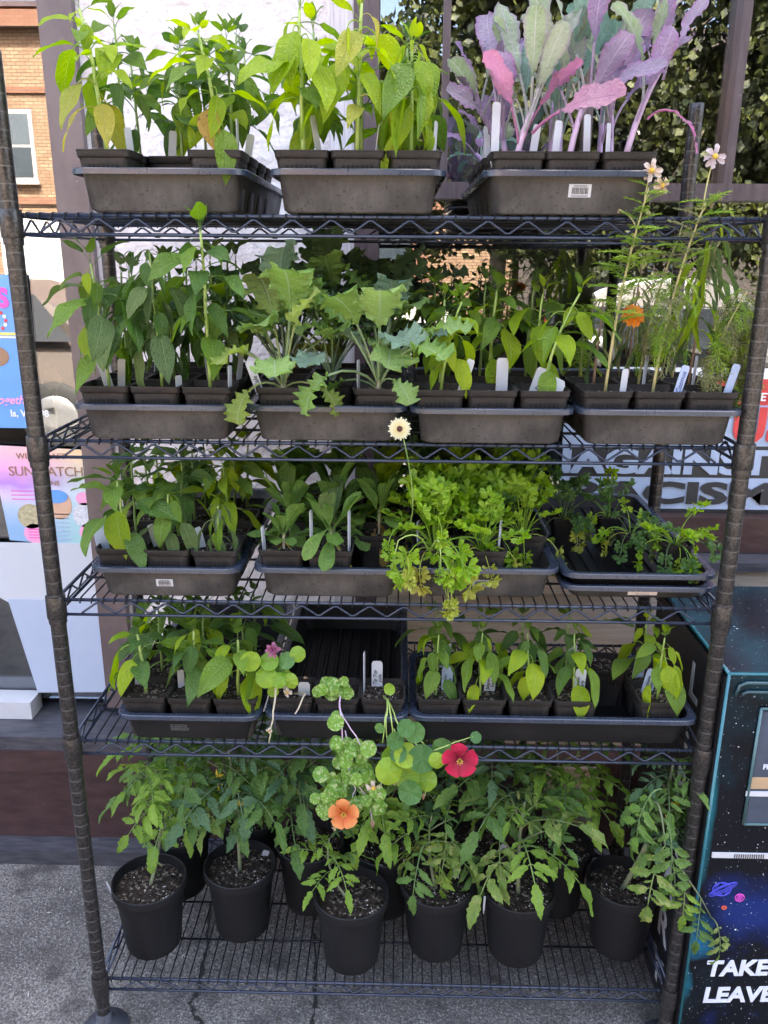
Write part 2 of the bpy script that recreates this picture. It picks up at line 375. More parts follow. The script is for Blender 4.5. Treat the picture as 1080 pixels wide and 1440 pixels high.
_cache = {}
NVAR = 8
def leaf(kind, style, col, k=None):
    k = rnd.randrange(NVAR) if k is None else k
    key = (kind, style, col, k)
    if key in _cache: return _cache[key]
    rs = random.Random(hash((kind, style, k)) if False else sum(ord(c)*(i+3) for i, c in enumerate(kind+style))*31+k)
    mb = MB(); I = Matrix.Identity(4); j = rs.uniform
    if kind == 'pepper':      # unit blade length
        A = dict(up=(60, 42, 5), flat=(45, 12, -32), arch=(40, -12, -62), hang=(32, -52, -88), dead=(-5, -78, -95), limp=(20, -70, -92))[style]
        fo = {'dead': .9, 'limp': .8}.get(style, j(.06, .30))
        blade(mb, I, 1., j(.38, .54) if style not in ('limp',) else .32, 'ovate', *[R(a+j(-9, 9)) for a in A], pet=j(.36, .55),
              fold=fo, wave=j(.03, .08), wfreq=j(1, 2), nu=10, nv=4, pr=.014, rs=rs, twist=j(-.7, .7))
    elif kind == 'willow':    # narrow hanging leaf
        A = dict(hang=(35, -50, -92), arch=(40, 0, -70), limp=(10, -80, -95))[style]
        blade(mb, I, 1., .22, 'lance', *[R(a+j(-8, 8)) for a in A], pet=.2, fold=.9, wave=.05, nu=9, nv=4, pr=.016, rs=rs, twist=j(-.8, .8))
    elif kind == 'collard':
        A = dict(up=(78, 72, 55), out=(72, 58, 30), droop=(62, 25, -30), hang=(50, -25, -95))[style]
        blade(mb, I, 1., j(.32, .46), 'oblong', *[R(a+j(-8, 8)) for a in A], pet=j(.5, .7), fold=j(.1, .35), wave=.07, wfreq=2, serr=.09, nserr=17,
              ruff=.022, rfreq=7, nu=18, nv=6, pr=.022, rs=rs, twist=j(-.3, .3))
    elif kind == 'kale':
        A = dict(up=(80, 70, 30), out=(60, 35, -10), droop=(58, 20, -35), hang=(40, -20, -85))[style]
        blade(mb, I, 1., j(.95, 1.15), 'kale', *[R(a+j(-8, 8)) for a in A], pet=j(1.1, 1.5), fold=j(.05, .3), wave=.10, wfreq=2, serr=.13, nserr=17, lobe=.30, nlobe=3,
              ruff=.085, rfreq=6, nu=24, nv=10, pr=.028, rs=rs, twist=j(-.3, .3))
    elif kind == 'calend':
        A = dict(up=(78, 68, 45), out=(60, 30, -10), droop=(50, 0, -60), hang=(30, -50, -95))[style]
        blade(mb, I, 1., j(.30, .38), 'spoon', *[R(a+j(-8, 8)) for a in A], pet=.05, fold=j(.1, .35), wave=.06, wfreq=1.5, nu=11, nv=4, pr=.02, rs=rs, twist=j(-.4, .4))
    elif kind == 'parsley':   # unit = whole leaf length
        A = dict(up=(80, 65), out=(65, 10), droop=(60, -60), hang=(40, -110))[style]
        pts, i0, ang = path(R(A[0]), R(A[0]+.5*(A[1]-A[0])), R(A[1]), .5, .45, 5)
        mb.tube(pts, [.014]*4+[.010]*(len(pts)-4), 4, 0, False)
        e = pts[-1]; a = ang[-1]
        for q, (ti, az, sc_) in enumerate(((-1, 0, 1.), (-1, .95, .9), (-1, -.95, .9), (-3, 1.1, .8), (-3, -1.1, .8), (-4, 1.2, .7), (-4, -1.2, .7))):
            p0 = pts[ti]; ln = .10*sc_
            D = Matrix.Translation(p0) @ Matrix.Rotation(-a+j(-.3, .3), 4, 'Y') @ Matrix.Rotation(az+j(-.2, .2), 4, 'Z')
            mb.tube([D @ Vector((0, 0, 0)), D @ Vector((ln, 0, .01))], .008, 3, 0, False)
            fan(mb, D @ Matrix.Translation((ln*.7, 0, .01)) @ Matrix.Rotation(j(-.5, .5), 4, 'Y') @ Matrix.Rotation(j(-.5, .5), 4, 'X'), .20*sc_, 3, .62, 3.5, j(.05, .4), .14, 3, 24, 0, rs)
    elif kind == 'nast':      # round leaf on a petiole, unit = leaf radius
        mb.tube([(0, 0, 0), (.5, 0, .5), (1.1, 0, 1.25), (1.5, 0, 2.)], [.06, .055, .05, .05], 4, 0, False)
        fan(mb, RM((1.5, 0, 2.), j(0, 6), 0) @ Matrix.Rotation(R(j(25, 60)), 4, 'Y'), 1., 7, 0, 2*PI, j(-.12, .18), .05, 4, 24, 0, rs)
    elif kind == 'tomato':    # unit = rachis length
        A = dict(up=(68, 45, 10), out=(62, 32, -10), droop=(55, 12, -38), hang=(25, -50, -90))[style]
        pts, i0, ang = path(*[R(a+j(-8, 8)) for a in A], .3, .7, 6)
        mb.tube(pts, [.016]*5+[.011]*(len(pts)-5), 4, 0, False)
        n = len(pts)
        for (ti, s_, sz) in ((n-1, 0, .46), (n-2, 1, .24), (n-3, 1, .38), (n-3, -1, .38), (n-5, 1, .36), (n-5, -1, .34), (n-4, -1, .13), (n-7, 1, .14), (n-7, -1, .22)):
            a = ang[min(ti, n-1)]
            D = Matrix.Translation(pts[ti]) @ Matrix.Rotation(-a, 4, 'Y') @ Matrix.Rotation(s_*R(62+j(-12, 12)), 4, 'Z') @ Matrix.Rotation(j(-.4, .4), 4, 'X')
            blade(mb, D, sz*1.12, sz*j(.50, .62), 'leaflet', R(5), R(j(-15, 5)), R(j(-65, -20)), pet=sz*.13, fold=j(.15, .5), wave=.07, wfreq=1.5,
                  serr=.38, nserr=5, lobe=.15, nlobe=3, nu=12, nv=4, pr=.008, rs=rs)
    elif kind == 'tomsingle': # small simple leaf
        blade(mb, I, 1., .5, 'leaflet', R(40), R(10), R(-40), pet=.25, fold=.3, wave=.06, serr=.3, nserr=4, nu=10, nv=4, pr=.02, rs=rs)
    elif kind == 'cosmos':    # feathery
        A = dict(out=(50, 25, 0), droop=(35, -20, -70), hang=(10, -70, -95))[style]
        pts, i0, ang = path(*[R(a) for a in A], .15, .85, 6)
        mb.tube(pts, .017, 3, 0, False); n = len(pts)
        for i in range(3, n-1):
            for s_ in (-1, 1):
                ln = j(.26, .60)*(1.1-.5*i/n); a = ang[i]
                D = Matrix.Translation(pts[i]) @ Matrix.Rotation(-a, 4, 'Y') @ Matrix.Rotation(s_*R(48+j(-15, 15)), 4, 'Z') @ Matrix.Rotation(j(-.8, .8), 4, 'X')
                dz = -.35 if style != 'out' else -.05
                mb.tube([D @ Vector((0, 0, 0)), D @ Vector((ln*.5, 0, .03)), D @ Vector((ln, s_*.04, dz*ln))], [.012, .010, .006], 3, 0, False)
                for s2 in (-1, 1):
                    E = D @ Matrix.Translation((ln*.45, 0, .02)) @ Matrix.Rotation(s2*R(40), 4, 'Z')
                    mb.tube([E @ Vector((0, 0, 0)), E @ Vector((ln*.45, 0, dz*ln*.5))], [.013, .007], 3, 0, False)
    me = mb.mesh('leaf', LM[col]); _cache[key] = me
    return me
def add_leaf(par, M, kind, style, col, k=None, name='leaf'):
    return link(name, leaf(kind, style, col, k), par, M=M)

def toward(az, k=.55):
    return az-k*math.sin(az+PI/2)      # leaves turn towards the open street side
def bez(p0, p1, p2, n):
    p0, p1, p2 = map(Vector, (p0, p1, p2))
    return [(1-t)**2*p0+2*t*(1-t)*p1+t*t*p2 for t in (i/n for i in range(n+1))]
def along(pts, t):
    f = t*(len(pts)-1); i = min(int(f), len(pts)-2); return pts[i].lerp(pts[i+1], f-i)
def stem_part(par, chains, mat, name='stem', n=6):
    mb = MB()
    for pts, r0, r1 in chains:
        k = len(pts)-1
        mb.tube(pts, [r0+(r1-r0)*i/k for i in range(k+1)], n, 0, True)
    return link(name, mb.mesh(name, SM[mat]), par)

# ------------------------------------------------------------------ pots, trays, soil
def rr(hx, hy, r, z, n=3, cx=0, cy=0):
    out = []
    for q, (sx, sy) in enumerate(((1, 1), (-1, 1), (-1, -1), (1, -1))):
        for i in range(n+1):
            a = PI/2*(q+i/n); out.append((cx+sx*(hx-r)+r*math.cos(a), cy+sy*(hy-r)+r*math.sin(a), z))
    return out
def tray_meshes(hw, hl, h, mat, rimmat):
    m = MB(); w1, l1, w0, l0 = hw-.010, hl-.010, hw-.024, hl-.026
    m.rings([rr(w0, l0, .018, 0), rr(w0+.002, l0+.002, .019, .002), rr(w1-.002, l1-.002, .022, h-.004)], 0, cap0=True)
    m.rings([rr(w1-.0045, l1-.0045, .021, h-.003), rr(w0-.002, l0-.002, .017, .0025)], 0, cap1=False)
    b = len(m.v); pts = rr(w0-.002, l0-.002, .017, .0025); m.v += [Vector(p) for p in pts]; m.face([b+i for i in range(len(pts))], 0)
    body = m.mesh('tray_body', mat, 'auto')
    m = MB()
    m.rings([rr(w1-.003, l1-.003, .021, h-.006), rr(w1-.001, l1-.001, .022, h-.005), rr(hw-.002, hl-.002, .026, h-.0035), rr(hw-.0012, hl-.0012, .026, h-.009), rr(hw, hl, .027, h-.009),
             rr(hw, hl, .027, h-.0015), rr(hw-.0015, hl-.0015, .026, h), rr(w1, l1, .022, h+.0002), rr(w1-.0045, l1-.0045, .021, h-.002), rr(w1-.0045, l1-.0045, .021, h-.008)], 0)
    return body, m.mesh('tray_rim', rimmat, 'auto')
TB = {k: tray_meshes(.135, .268, .062, m, M_rim) for k, m in (('a', M_tray), ('b', M_traydark))}
TB['c'] = tray_meshes(.138, .268, .030, M_tray, M_rim)
TB['d'] = tray_meshes(.138, .268, .030, M_traydark, M_rim)
def pot_meshes():
    m = MB()
    m.rings([rr(.0290, .0290, .008, 0), rr(.0300, .0300, .009, .002), rr(.0385, .0385, .010, .074), rr(.0400, .0400, .010, .0755), rr(.0408, .0408, .010, .0765), rr(.0418, .0418, .011, .084), rr(.0424, .0424, .011, .0845),
             rr(.0424, .0424, .011, .0862), rr(.0398, .0398, .010, .0862), rr(.0375, .0375, .009, .066)], 0, cap0=True)
    pot = m.mesh('pot', M_pot, 'auto')
    m = MB()
    for q in range(4):
        Mz = Matrix.Rotation(q*PI/2, 4, 'Z')
        for k in range(7):
            x = (k-3)*.0072; pts = []
            def P(dx, z): return Mz @ Vector((x+dx, -(.0300+(.0385-.0300)*z/.074)-.0005, z))
            b = len(m.v); ol = [P(-.0022, .052), P(.0022, .052), P(.0024, .062), P(.0012, .0655), P(-.0012, .0655), P(-.0024, .062)]
            m.v += ol; m.face([b+i for i in range(6)], 0)
            b2 = len(m.v); m.v += [p+Mz @ Vector((0, .0015, 0)) for p in ol]
            for i in range(6): m.face((b+i, b2+i, b2+(i+1) % 6, b+(i+1) % 6), 0)
    return pot, m.mesh('vent_slots', M_slot, False)
POT, SLOTS = pot_meshes()
def deep_pot():
    m = MB()
    m.rings([rr(.0290, .0290, .010, 0), rr(.0385, .0385, .013, .082), rr(.0405, .0405, .013, .0825), rr(.0410, .0410, .013, .090), rr(.0385, .0385, .012, .090), rr(.0370, .0370, .012, .076)], 0, cap0=True)
    return m.mesh('pot', M_traydark, 'auto')
DPOT = deep_pot()
def soil_mesh(kind, seed, hx, z, rough=.0035, nperl=10):
    rs = random.Random(seed); m = MB(); n = 16 if kind == 'sq' else 22
    def fn(u, v):
        x, y = (u*2-1), (v*2-1)
        if kind == 'rd':
            a = max(abs(x), abs(y)); l = math.hypot(x, y) or 1; x, y = x*a/l, y*a/l
        d = 1-max(abs(x), abs(y))**6 if kind == 'sq' else 1-math.hypot(x, y)**6
        h = noise.noise(Vector((x*5+seed, y*5, seed*3.3)))*rough+noise.noise(Vector((x*14, y*14+seed, 4.)))*rough*.8
        return (x*hx, y*hx, z+h*1.3+d*.002)
    m.grid(fn, n, n, 0)
    for k in range(nperl*3):
        a, b = rs.uniform(-.85, .85)*hx, rs.uniform(-.85, .85)*hx
        if kind == 'rd' and math.hypot(a, b) > .9*hx: continue
        r = rs.uniform(.0007, .0019) if kind == 'sq' else rs.uniform(.001, .0028)
        mi = 1 if k < nperl else 2; c = Vector((a, b, z+.0028)); bb = len(m.v); l = 1 if mi == 1 else 2.6
        q = rs.uniform(0, 3); ax = Vector((math.cos(q), math.sin(q), 0)); ay = Vector((-math.sin(q), math.cos(q), 0))
        m.v += [c+ax*r*l, c+ay*r*rs.uniform(.6, 1), c-ax*r*l, c-ay*r*rs.uniform(.6, 1), c+Vector((0, 0, r*.8)), c-Vector((0, 0, r))]
        for i in range(4): m.face((bb+i, bb+(i+1) % 4, bb+4), mi); m.face((bb+(i+1) % 4, bb+i, bb+5), mi)
    return m.mesh('soil', [M_soil, M_perl, M_bark])
SOIL = [soil_mesh('sq', s, .0388, .0735) for s in range(5)]
DSOIL = [soil_mesh('sq', s+9, .038, .081) for s in range(2)]
def npot_mesh():
    m = MB(); n = 40; rg = []
    for r, z in ((.056, 0), (.0585, .004), (.060, .020), (.0715, .140), (.0718, .143), (.076, .1445), (.0785, .146), (.0793, .150), (.0790, .164), (.0775, .166), (.0755, .165), (.0735, .150), (.0700, .120)):
        rg.append([((r+(.0012 if (j % 4 == 0 and z < .14 and z > .01) else 0))*math.cos(2*PI*j/n), (r+(.0012 if (j % 4 == 0 and z < .14 and z > .01) else 0))*math.sin(2*PI*j/n), z) for j in range(n)])
    m.rings(rg, 0, cap0=True)
    # drainage notches at the foot
    return m.mesh('pot', M_npot, 'auto')
NPOT = npot_mesh()
NSOIL = [soil_mesh('rd', s+20, .0722, .143, .005, 26) for s in range(4)]

SHELF_Z = [1.651, 1.291, 1.000, .712, .142]
SHELF_N = ['top shelf', 'second shelf', 'third shelf', 'fourth shelf', 'bottom shelf']
COLN = ['left', 'middle', 'right']; ROWN = ['front', 'second', 'third', 'fourth', 'fifth']
TRAYS = {}
def tray(key, shelf, x, yf, name, label, style='a', rz=0, dz=0, ribs=False):
    z = SHELF_Z[shelf]+.0055+dz; half = .268 if rz == 0 else .135
    t = thing('seed_tray', label, 'tray', (x, yf+half, z), rz, 'plastic nursery trays on the rack')
    b, r = TB[style]; link('tray_body', b, t); link('tray_rim', r, t)
    if ribs:
        for k in range(9):
            m = _cache.get('rib')
            if m is None:
                mb = MB(); mb.rings([[(-.005, -.232, .0026), (-.0025, -.230, .0065), (.0025, -.230, .0065), (.005, -.232, .0026)], [(-.005, .232, .0026), (-.0025, .230, .0065), (.0025, .230, .0065), (.005, .232, .0026)]], 0, True, True)
                m = _cache['rib'] = mb.mesh('floor_rib', M_traydark, False)
            link('floor_rib', m, t, ((k-4)*.0235, 0, 0))
    TRAYS[key] = dict(o=t, x=x, yf=yf, z=z+.003, rz=rz, shelf=shelf, name=name)
    return t
def pot_xy(key, c, r, ncol=3):
    T = TRAYS[key]; return T['x']+(c-(ncol-1)/2)*.0855, T['yf']+.058+r*.0868, T['z']
def potted(name, desc, cat, group, x, y, z, where, deep=False, pot=True, rz=0):
    t = thing(name, f'{desc}, {where}', cat, (x, y, z), rz, group)
    if pot:
        link('pot', DPOT if deep else POT, t)
        if not deep: link('vent_slots', SLOTS, t)
        link('soil', rnd.choice(DSOIL if deep else SOIL), t)
    return t
def where(key, c, r, ncol=3):
    T = TRAYS[key]
    cn = COLN[c] if ncol == 3 else ['leftmost', 'second', 'third', 'fourth', 'fifth', 'rightmost'][c]
    return f"{ROWN[r]}-row {cn} pot of {T['name']}"

# ------------------------------------------------------------------ plant builders (local coordinates, soil at zs)
def pepper(t, h, L=.07, n=16, cols=('pepper',), low=None, styles=('arch', 'hang', 'flat'), lean=(0, 0), zs=.074, stem='green', kind='pepper', t0=.32, r0=.0030, limp=False):
    L *= 1.22; n = int(n*1.15); lx, ly = lean[0]+rnd.uniform(-.008, .008), lean[1]+rnd.uniform(-.006, .006)
    ox, oy = rnd.uniform(-.006, .006), rnd.uniform(-.006, .006)
    pts = bez((ox, oy, zs-.004), (ox+lx*.2, oy+ly*.2, zs+h*.55), (ox+lx, oy+ly, zs+h), 8)
    pts = [p+Vector((rnd.uniform(-.001, .001), rnd.uniform(-.001, .001), 0))*(i > 1) for i, p in enumerate(pts)]
    stem_part(t, [(pts, r0, r0*.55)], stem)
    az = rnd.uniform(0, 6.28)
    for k in range(n):
        f = k/(n-1); tt = t0+(1-t0)*f**.8; az += 2.4+rnd.uniform(-.3, .3)
        s = L*(1.05-.55*max(0, f-.55)/.45)*rnd.uniform(.66, 1.18)
        st = 'up' if f > .9 and kind == 'pepper' and not limp else rnd.choice(styles)
        c = rnd.choice(cols)
        if c == 'pepper' and rnd.random() < .22: c = 'peplime'
        if low and f < .2 and rnd.random() < .6: c = rnd.choice(low); st = 'hang' if kind == 'pepper' else st
        M = RM(along(pts, tt), toward(az), R(rnd.uniform(-14, 14)), R(rnd.uniform(-24, 24)), s)
        add_leaf(t, M, kind, st, c)
    for k in range(3):
        add_leaf(t, RM(pts[-1], az+k*2.1, R(-30), 0, L*.38), kind, 'up' if kind == 'pepper' and not limp else styles[0], cols[0])
def rosette(t, kind, n, L, cols, styles, zs=.074, stemh=.0, stem='green', lean=(0, 0), r0=.003, spread=.004, lowcol=None, lowstyle=None):
    pts = bez((0, 0, zs-.004), (lean[0]*.3, lean[1]*.3, zs+stemh*.6), (lean[0], lean[1], zs+stemh+.002), 6)
    if stemh > 0: stem_part(t, [(pts, r0, r0*.8)], stem)
    az = rnd.uniform(0, 6.28)
    for k in range(n):
        f = k/max(1, n-1); az += 2.4+rnd.uniform(-.35, .35)
        st = styles[min(len(styles)-1, int(f*len(styles)))] if rnd.random() < .75 else rnd.choice(styles)
        c = rnd.choice(cols)
        LL = L
        if lowcol and f < .2: c = rnd.choice(lowcol); st = lowstyle or st; LL = L*(.72 if kind == 'kale' else 1)
        p = along(pts, .35+.65*f) if stemh > 0 else Vector((0, 0, zs))
        p = p+Vector((math.cos(az), math.sin(az), 0))*spread
        add_leaf(t, RM(p, toward(az, .35), R(rnd.uniform(-8, 8)), R(rnd.uniform(-16, 16)), LL*rnd.uniform(.75, 1.15)), kind, st, c)
def flower_mesh(kind):
    key = ('fl', kind)
    if key in _cache: return _cache[key]
    mb = MB(); rs = random.Random(5)
    if kind in ('orange', 'red'):
        for k in range(5):
            blade(mb, RM((0, 0, 0), k*1.2566+rs.uniform(-.08, .08), 0, rs.uniform(-.1, .1)), 1., .92, 'spoon', R(35), R(30), R(-5), fold=.1, wave=.04, ruff=.03, rfreq=2, nu=9, nv=6, rs=rs, m=0)
        for k in range(7): mb.tube([(0, 0, 0), (.1*math.cos(k*.9), .1*math.sin(k*.9), .3), (.16*math.cos(k*.9), .16*math.sin(k*.9), .42)], .025, 4, 1)
        mb.tube([(0, 0, .05), (0, 0, -.5), (-.15, 0, -1.)], [.14, .07, .03], 6, 0)
        mats = [PM[kind], M_ydisc]
    elif kind == 'cream':
        for row in range(2):
            for k in range(13):
                blade(mb, RM((0, 0, .02*row), k*2*PI/13+row*.24, 0, 0), 1.-.12*row, .20, 'oblong', R(12+10*row), R(5), R(-12), fold=.12, nu=7, nv=3, rs=rs, m=0)
        mb.lathe([(.05, .20), (.17, .17), (.24, .08), (.25, -.02)], 16, 1, cap0=True)
        mats = [PM['cream'], M_ddisc]
    elif kind == 'marigold':
        for row in range(5):
            for k in range(12-row):
                blade(mb, RM((0, 0, .05*row), k*2*PI/(12-row)+row*.5, rs.uniform(-.1, .1), 0), 1.-.15*row, .42, 'oblong', R(10+15*row), R(0+14*row), R(-25+14*row), fold=.1, ruff=.05, rfreq=2, nu=6, nv=3, rs=rs, m=0)
        mb.tube([(0, 0, .1), (0, 0, -.6)], [.35, .15], 8, 1)
        mats = [PM['marigold'], LM['pepdark']]
    elif kind in ('white', 'pinkw', 'fadedor'):
        for k in range(8):
            blade(mb, RM((0, 0, 0), k*.785+rs.uniform(-.15, .15), rs.uniform(-.3, .3), rs.uniform(-.4, .4)), 1., .52, 'oblong', R(20), R(rs.uniform(-30, 30)), R(rs.uniform(-95, 5)), fold=.4, wave=.18, serr=.2, nserr=6, nu=8, nv=4, rs=rs, m=0)
        mb.lathe([(.05, .2), (.2, .16), (.26, .04), (.1, -.15)], 12, 1, cap0=True, cap1=True)
        mats = [PM[kind], M_ydisc]
    elif kind == 'tomflower':
        for k in range(6): blade(mb, RM((0, 0, 0), k*1.047, 0, 0), 1., .35, 'lance', R(30), R(-10), R(-50), fold=.2, nu=5, nv=2, rs=rs, m=0)
        mb.tube([(0, 0, 0), (0, 0, .5)], [.14, .05], 6, 0)
        mats = [PM['yellow']]
    elif kind == 'mag':
        for k in range(16):
            a = rs.uniform(0, 6.28); blade(mb, RM((0, 0, 0), a, R(rs.uniform(-80, 20)), 0), 1., .5, 'oblong', 0, R(10), R(-20), fold=.2, ruff=.06, rfreq=2, nu=5, nv=3, rs=rs, m=0)
        mats = [PM['mag']]
    elif kind == 'dry':
        for k in range(7): blade(mb, RM((0, 0, 0), k*.9, R(65), 0), 1., .34, 'oblong', 0, R(-10), R(-30), fold=.8, wave=.15, nu=6, nv=3, rs=rs, m=0)
        mats = [PM['dry']]
    me = mb.mesh('flower', mats); _cache[key] = me
    return me
def facing(p, d, s, roll=0):
    """matrix at p with local Z along d"""
    q = Vector(d).to_track_quat('Z', 'Y').to_matrix().to_4x4()
    return Matrix.Translation(p) @ q @ Matrix.Rotation(roll, 4, 'Z') @ Matrix.Scale(s, 4)

# ------------------------------------------------------------------ tags
def plant_tag(x, y, z, wh, h=.055, w=.012, yaw=0, tilt=0, roll=0, mat=None, text=None, thick=.0006, desc='white plastic plant tag', flatw=None):
    mb = MB(); mat = mat or M_tagw
    ol = [(-w/2, 0), (-w/2, h-w*.25), (-w*.35, h), (w*.35, h), (w/2, h-w*.25), (w/2, 0), (0, -.020)]
    for s_, off in ((1, -thick), (-1, thick)):
        b = len(mb.v); mb.v += [Vector((a, off, c)) for a, c in ol]; mb.face([b+i for i in range(7)][::1 if s_ > 0 else -1], 0)
    for i in range(7): mb.face((i, (i+1) % 7, 7+(i+1) % 7, 7+i), 0)
    t = link('plant_tag', mb.mesh('plant_tag', mat, False), None)
    t.matrix_world = Matrix.Translation((x, y, z)) @ Matrix.Rotation(yaw, 4, 'Z') @ Matrix.Rotation(roll, 4, 'Y') @ Matrix.Rotation(tilt, 4, 'X')
    tag(t, f'{desc} {wh}', 'plant tag', 'plant tags stuck in the pots')
    if text:
        me = TM[text] if mat is M_tagw or text not in TMB else TMB[text]
        two = '\n' in text
        M = Matrix.Translation((0, -thick-.0002, 0)) @ Matrix.Rotation(PI/2, 4, 'X')
        if two: M = Matrix.Translation((-.001, -thick-.0002, h*.10)) @ Matrix.Rotation(PI/2, 4, 'X') @ Matrix.Rotation(PI/2, 4, 'Z') @ Matrix.Scale(min(1., h/.062), 4)
        else: M = Matrix.Translation((w*.28, -thick-.0002, h*.15)) @ Matrix.Rotation(PI/2, 4, 'X') @ Matrix.Rotation(PI/2, 4, 'Z') @ Matrix.Scale(min(.9, h/.06), 4)
        link('handwriting', me, t, M=M)
    return t

# ================================================================== SETTING
GY = .70           # plane of the shop glass
def concrete():
    t = NT('sidewalk_concrete'); o = t.obj()
    a = t.noise(o, 3.2, 6, .65); b = t.noise(o, 150, 3, .7); v = t.n('TexVoronoi', Vector=o, Scale=210.); st = t.noise(o, 9, 5, .7)
    v2 = t.n('TexVoronoi', 1, Vector=o, Scale=330.); sp = t.t.nodes.new('ShaderNodeSeparateXYZ'); t.t.links.new(v2, sp.inputs[0])
    c = t.mix(t.rng(a, .32, .68), (.100, .092, .085), (.245, .225, .200))
    c = t.mix(t.math('MULTIPLY', t.rng(b, .40, .60), .85), c, (.038, .037, .036))
    c = t.mix(t.math('MULTIPLY', t.rng(sp.outputs[0], .80, .92), .55), c, (.36, .35, .33))
    c = t.mix(t.math('MULTIPLY', t.rng(st, .50, .66), .8), c, (.040, .036, .034))
    c = t.mix(t.math('MULTIPLY', t.rng(t.noise(o, 22, 5, .8), .5, .68), .45), c, (.05, .047, .045))
    return t.out(t.bsdf(Base__Color=c, Roughness=.9, Normal=t.bump(t.mix(.5, b, v), .8, .004)))
M_conc = concrete()
M_asph = plain('asphalt', (.055, .054, .052), .85, 0, .35, 40, .4)
M_crack = plain('crack_dark', (.018, .017, .016), .95)
M_litter = plain('litter_pale', (.5, .48, .42), .8)
def walk(name, x0, x1, y0, y1, z, mat, th=.2):
    o = link(name, boxmesh(name, x0, x1, y0, y1, z-th, z, mat)); tag(o, kind='structure'); return o
walk('sidewalk', -30, 30, -4.2, 8, 0, M_conc)
walk('road', -60, 60, -13.5, -4.2, -.14, M_asph)
walk('far_sidewalk', -60, 60, -17.0, -13.5, 0, M_conc)
walk('ground', -150, 150, -160, 150, -.22, M_asph, .3)
def crackline(pts, w, name='pavement_crack'):
    m = MB(); rs = random.Random(len(pts)); P = []; off = Vector((0, 0, 0))
    for i in range(len(pts)-1):
        a, b = Vector(pts[i]), Vector(pts[i+1])
        for k in range(10): off = off*.75+Vector((rs.uniform(-.0045, .0045), rs.uniform(-.003, .003), 0)); P.append(a.lerp(b, k/10)+off)
    for i in range(len(P)-1):
        d = (P[i+1]-P[i]).normalized(); n = Vector((-d.y, d.x, 0)); ww = w*rs.uniform(.3, 1.7)
        b = len(m.v); m.v += [P[i]-n*ww+Vector((0, 0, .004)), P[i+1]-n*ww+Vector((0, 0, .004)), P[i+1]+n*ww+Vector((0, 0, .004)), P[i]+n*ww+Vector((0, 0, .004))]
        m.face((b, b+1, b+2, b+3))
    o = link(name, m.mesh(name, M_crack)); tag(o, kind='structure')
crackline([at(300, 1262, z=0), at(290, 1330, z=0), at(278, 1395, z=0), at(268, 1412, z=0), at(280, 1440, z=0), at(282, 1500, z=0)], .0035)
crackline([at(440, 1262, z=0), at(442, 1330, z=0), at(438, 1420, z=0), at(436, 1500, z=0)], .003)
mb = MB(); rs = random.Random(3)
for (px, py) in ((97, 1298), (258, 1345), (90, 1252), (70, 1285), (20, 1262), (262, 1347), (100, 1256), (180, 1388), (40, 1400), (85, 1250)):
    p = at(px, py, z=0); a = rs.uniform(0, 3); l = rs.uniform(.003, .008); d = Vector((math.cos(a), math.sin(a), 0))
    mb.tube([p+Vector((0, 0, .003))-d*l, p+Vector((0, 0, .005)), p+Vector((0, 0, .003))+d*l], [.0006, .0013, .0005], 5)
crumb = MB()
for k in range(260):
    if k < 150: x, y = rs.uniform(-1.1, .6), .49-abs(rs.gauss(0, .05))
    else: x, y = rs.uniform(-.9, .6), rs.uniform(-.25, .45)
    r = rs.uniform(.0008, .0032); c = Vector((x, y, r*.5)); b = len(crumb.v)
    crumb.v += [c+Vector((r, 0, 0)), c+Vector((0, r, 0)), c-Vector((r, 0, 0)), c-Vector((0, r, 0)), c+Vector((0, 0, r*.7)), c-Vector((0, 0, r*.5))]
    for i in range(4): crumb.face((b+i, b+(i+1) % 4, b+4)); crumb.face((b+(i+1) % 4, b+i, b+5))
tag(link('spilled_soil', crumb.mesh('spilled_soil', M_bark)), 'dark soil crumbs and dirt scattered on the concrete and along the kerb', 'soil', kind='stuff')
tag(link('litter', mb.mesh('litter', M_litter)), 'dry straw bits and crumbs scattered on the concrete beside the rack', 'litter', kind='stuff')

# ---- the shop front
def stucco():
    t = NT('stucco_white'); o = t.obj(); n1 = t.noise(o, 38, 5, .6); n2 = t.noise(o, 6, 4)
    c = t.mix(t.rng(n2, .35, .7), (.70, .655, .64), (.60, .54, .52))
    c = t.mix(t.rng(t.noise(o, 90, 4, .7), .62, .70), c, (.42, .39, .39))
    return t.out(t.bsdf(Base__Color=c, Roughness=.85, Normal=t.bump(t.math('ADD', n1, t.math('MULTIPLY', t.noise(o, 14, 3), 1.2)), .8, .012)))
def paintwood(name, a, b, sc_=(8, 8, 60), rough=.5, chips=None):
    t = NT(name); o = t.obj(); g = t.noise(t.n('Mapping', Vector=o, Scale=sc_), 3, 4)
    c = t.mix(t.rng(g, .35, .65), a, b)
    if chips: c = t.mix(t.rng(t.noise(o, 70, 4, .75), .68, .72), c, chips)
    return t.out(t.bsdf(Base__Color=c, Roughness=rough, Normal=t.bump(g, .3, .004)))
M_stucco = stucco()
M_brown = paintwood('paint_brown_post', (.090, .066, .066), (.125, .094, .092), (6, 6, 3), .45, (.30, .27, .26))
M_frame = paintwood('paint_dark_frame', (.055, .036, .040), (.085, .060, .062), (30, 30, 4), .4, (.40, .38, .38))
M_strip = paintwood('weathered_wood', (.42, .38, .38), (.60, .56, .56), (60, 60, 3), .7)
M_kick = paintwood('paint_maroon', (.040, .020, .020), (.062, .033, .031), (5, 5, 14), .38, (.16, .13, .12))
M_sill = paintwood('sill_dark', (.035, .036, .044), (.070, .070, .080), (6, 30, 30), .42, (.22, .22, .24))
M_whitep = plain('paint_white', (.50, .51, .53), .6, 0, .08, 25, .1)
M_int = plain('interior_dark', (.035, .032, .030), .8)
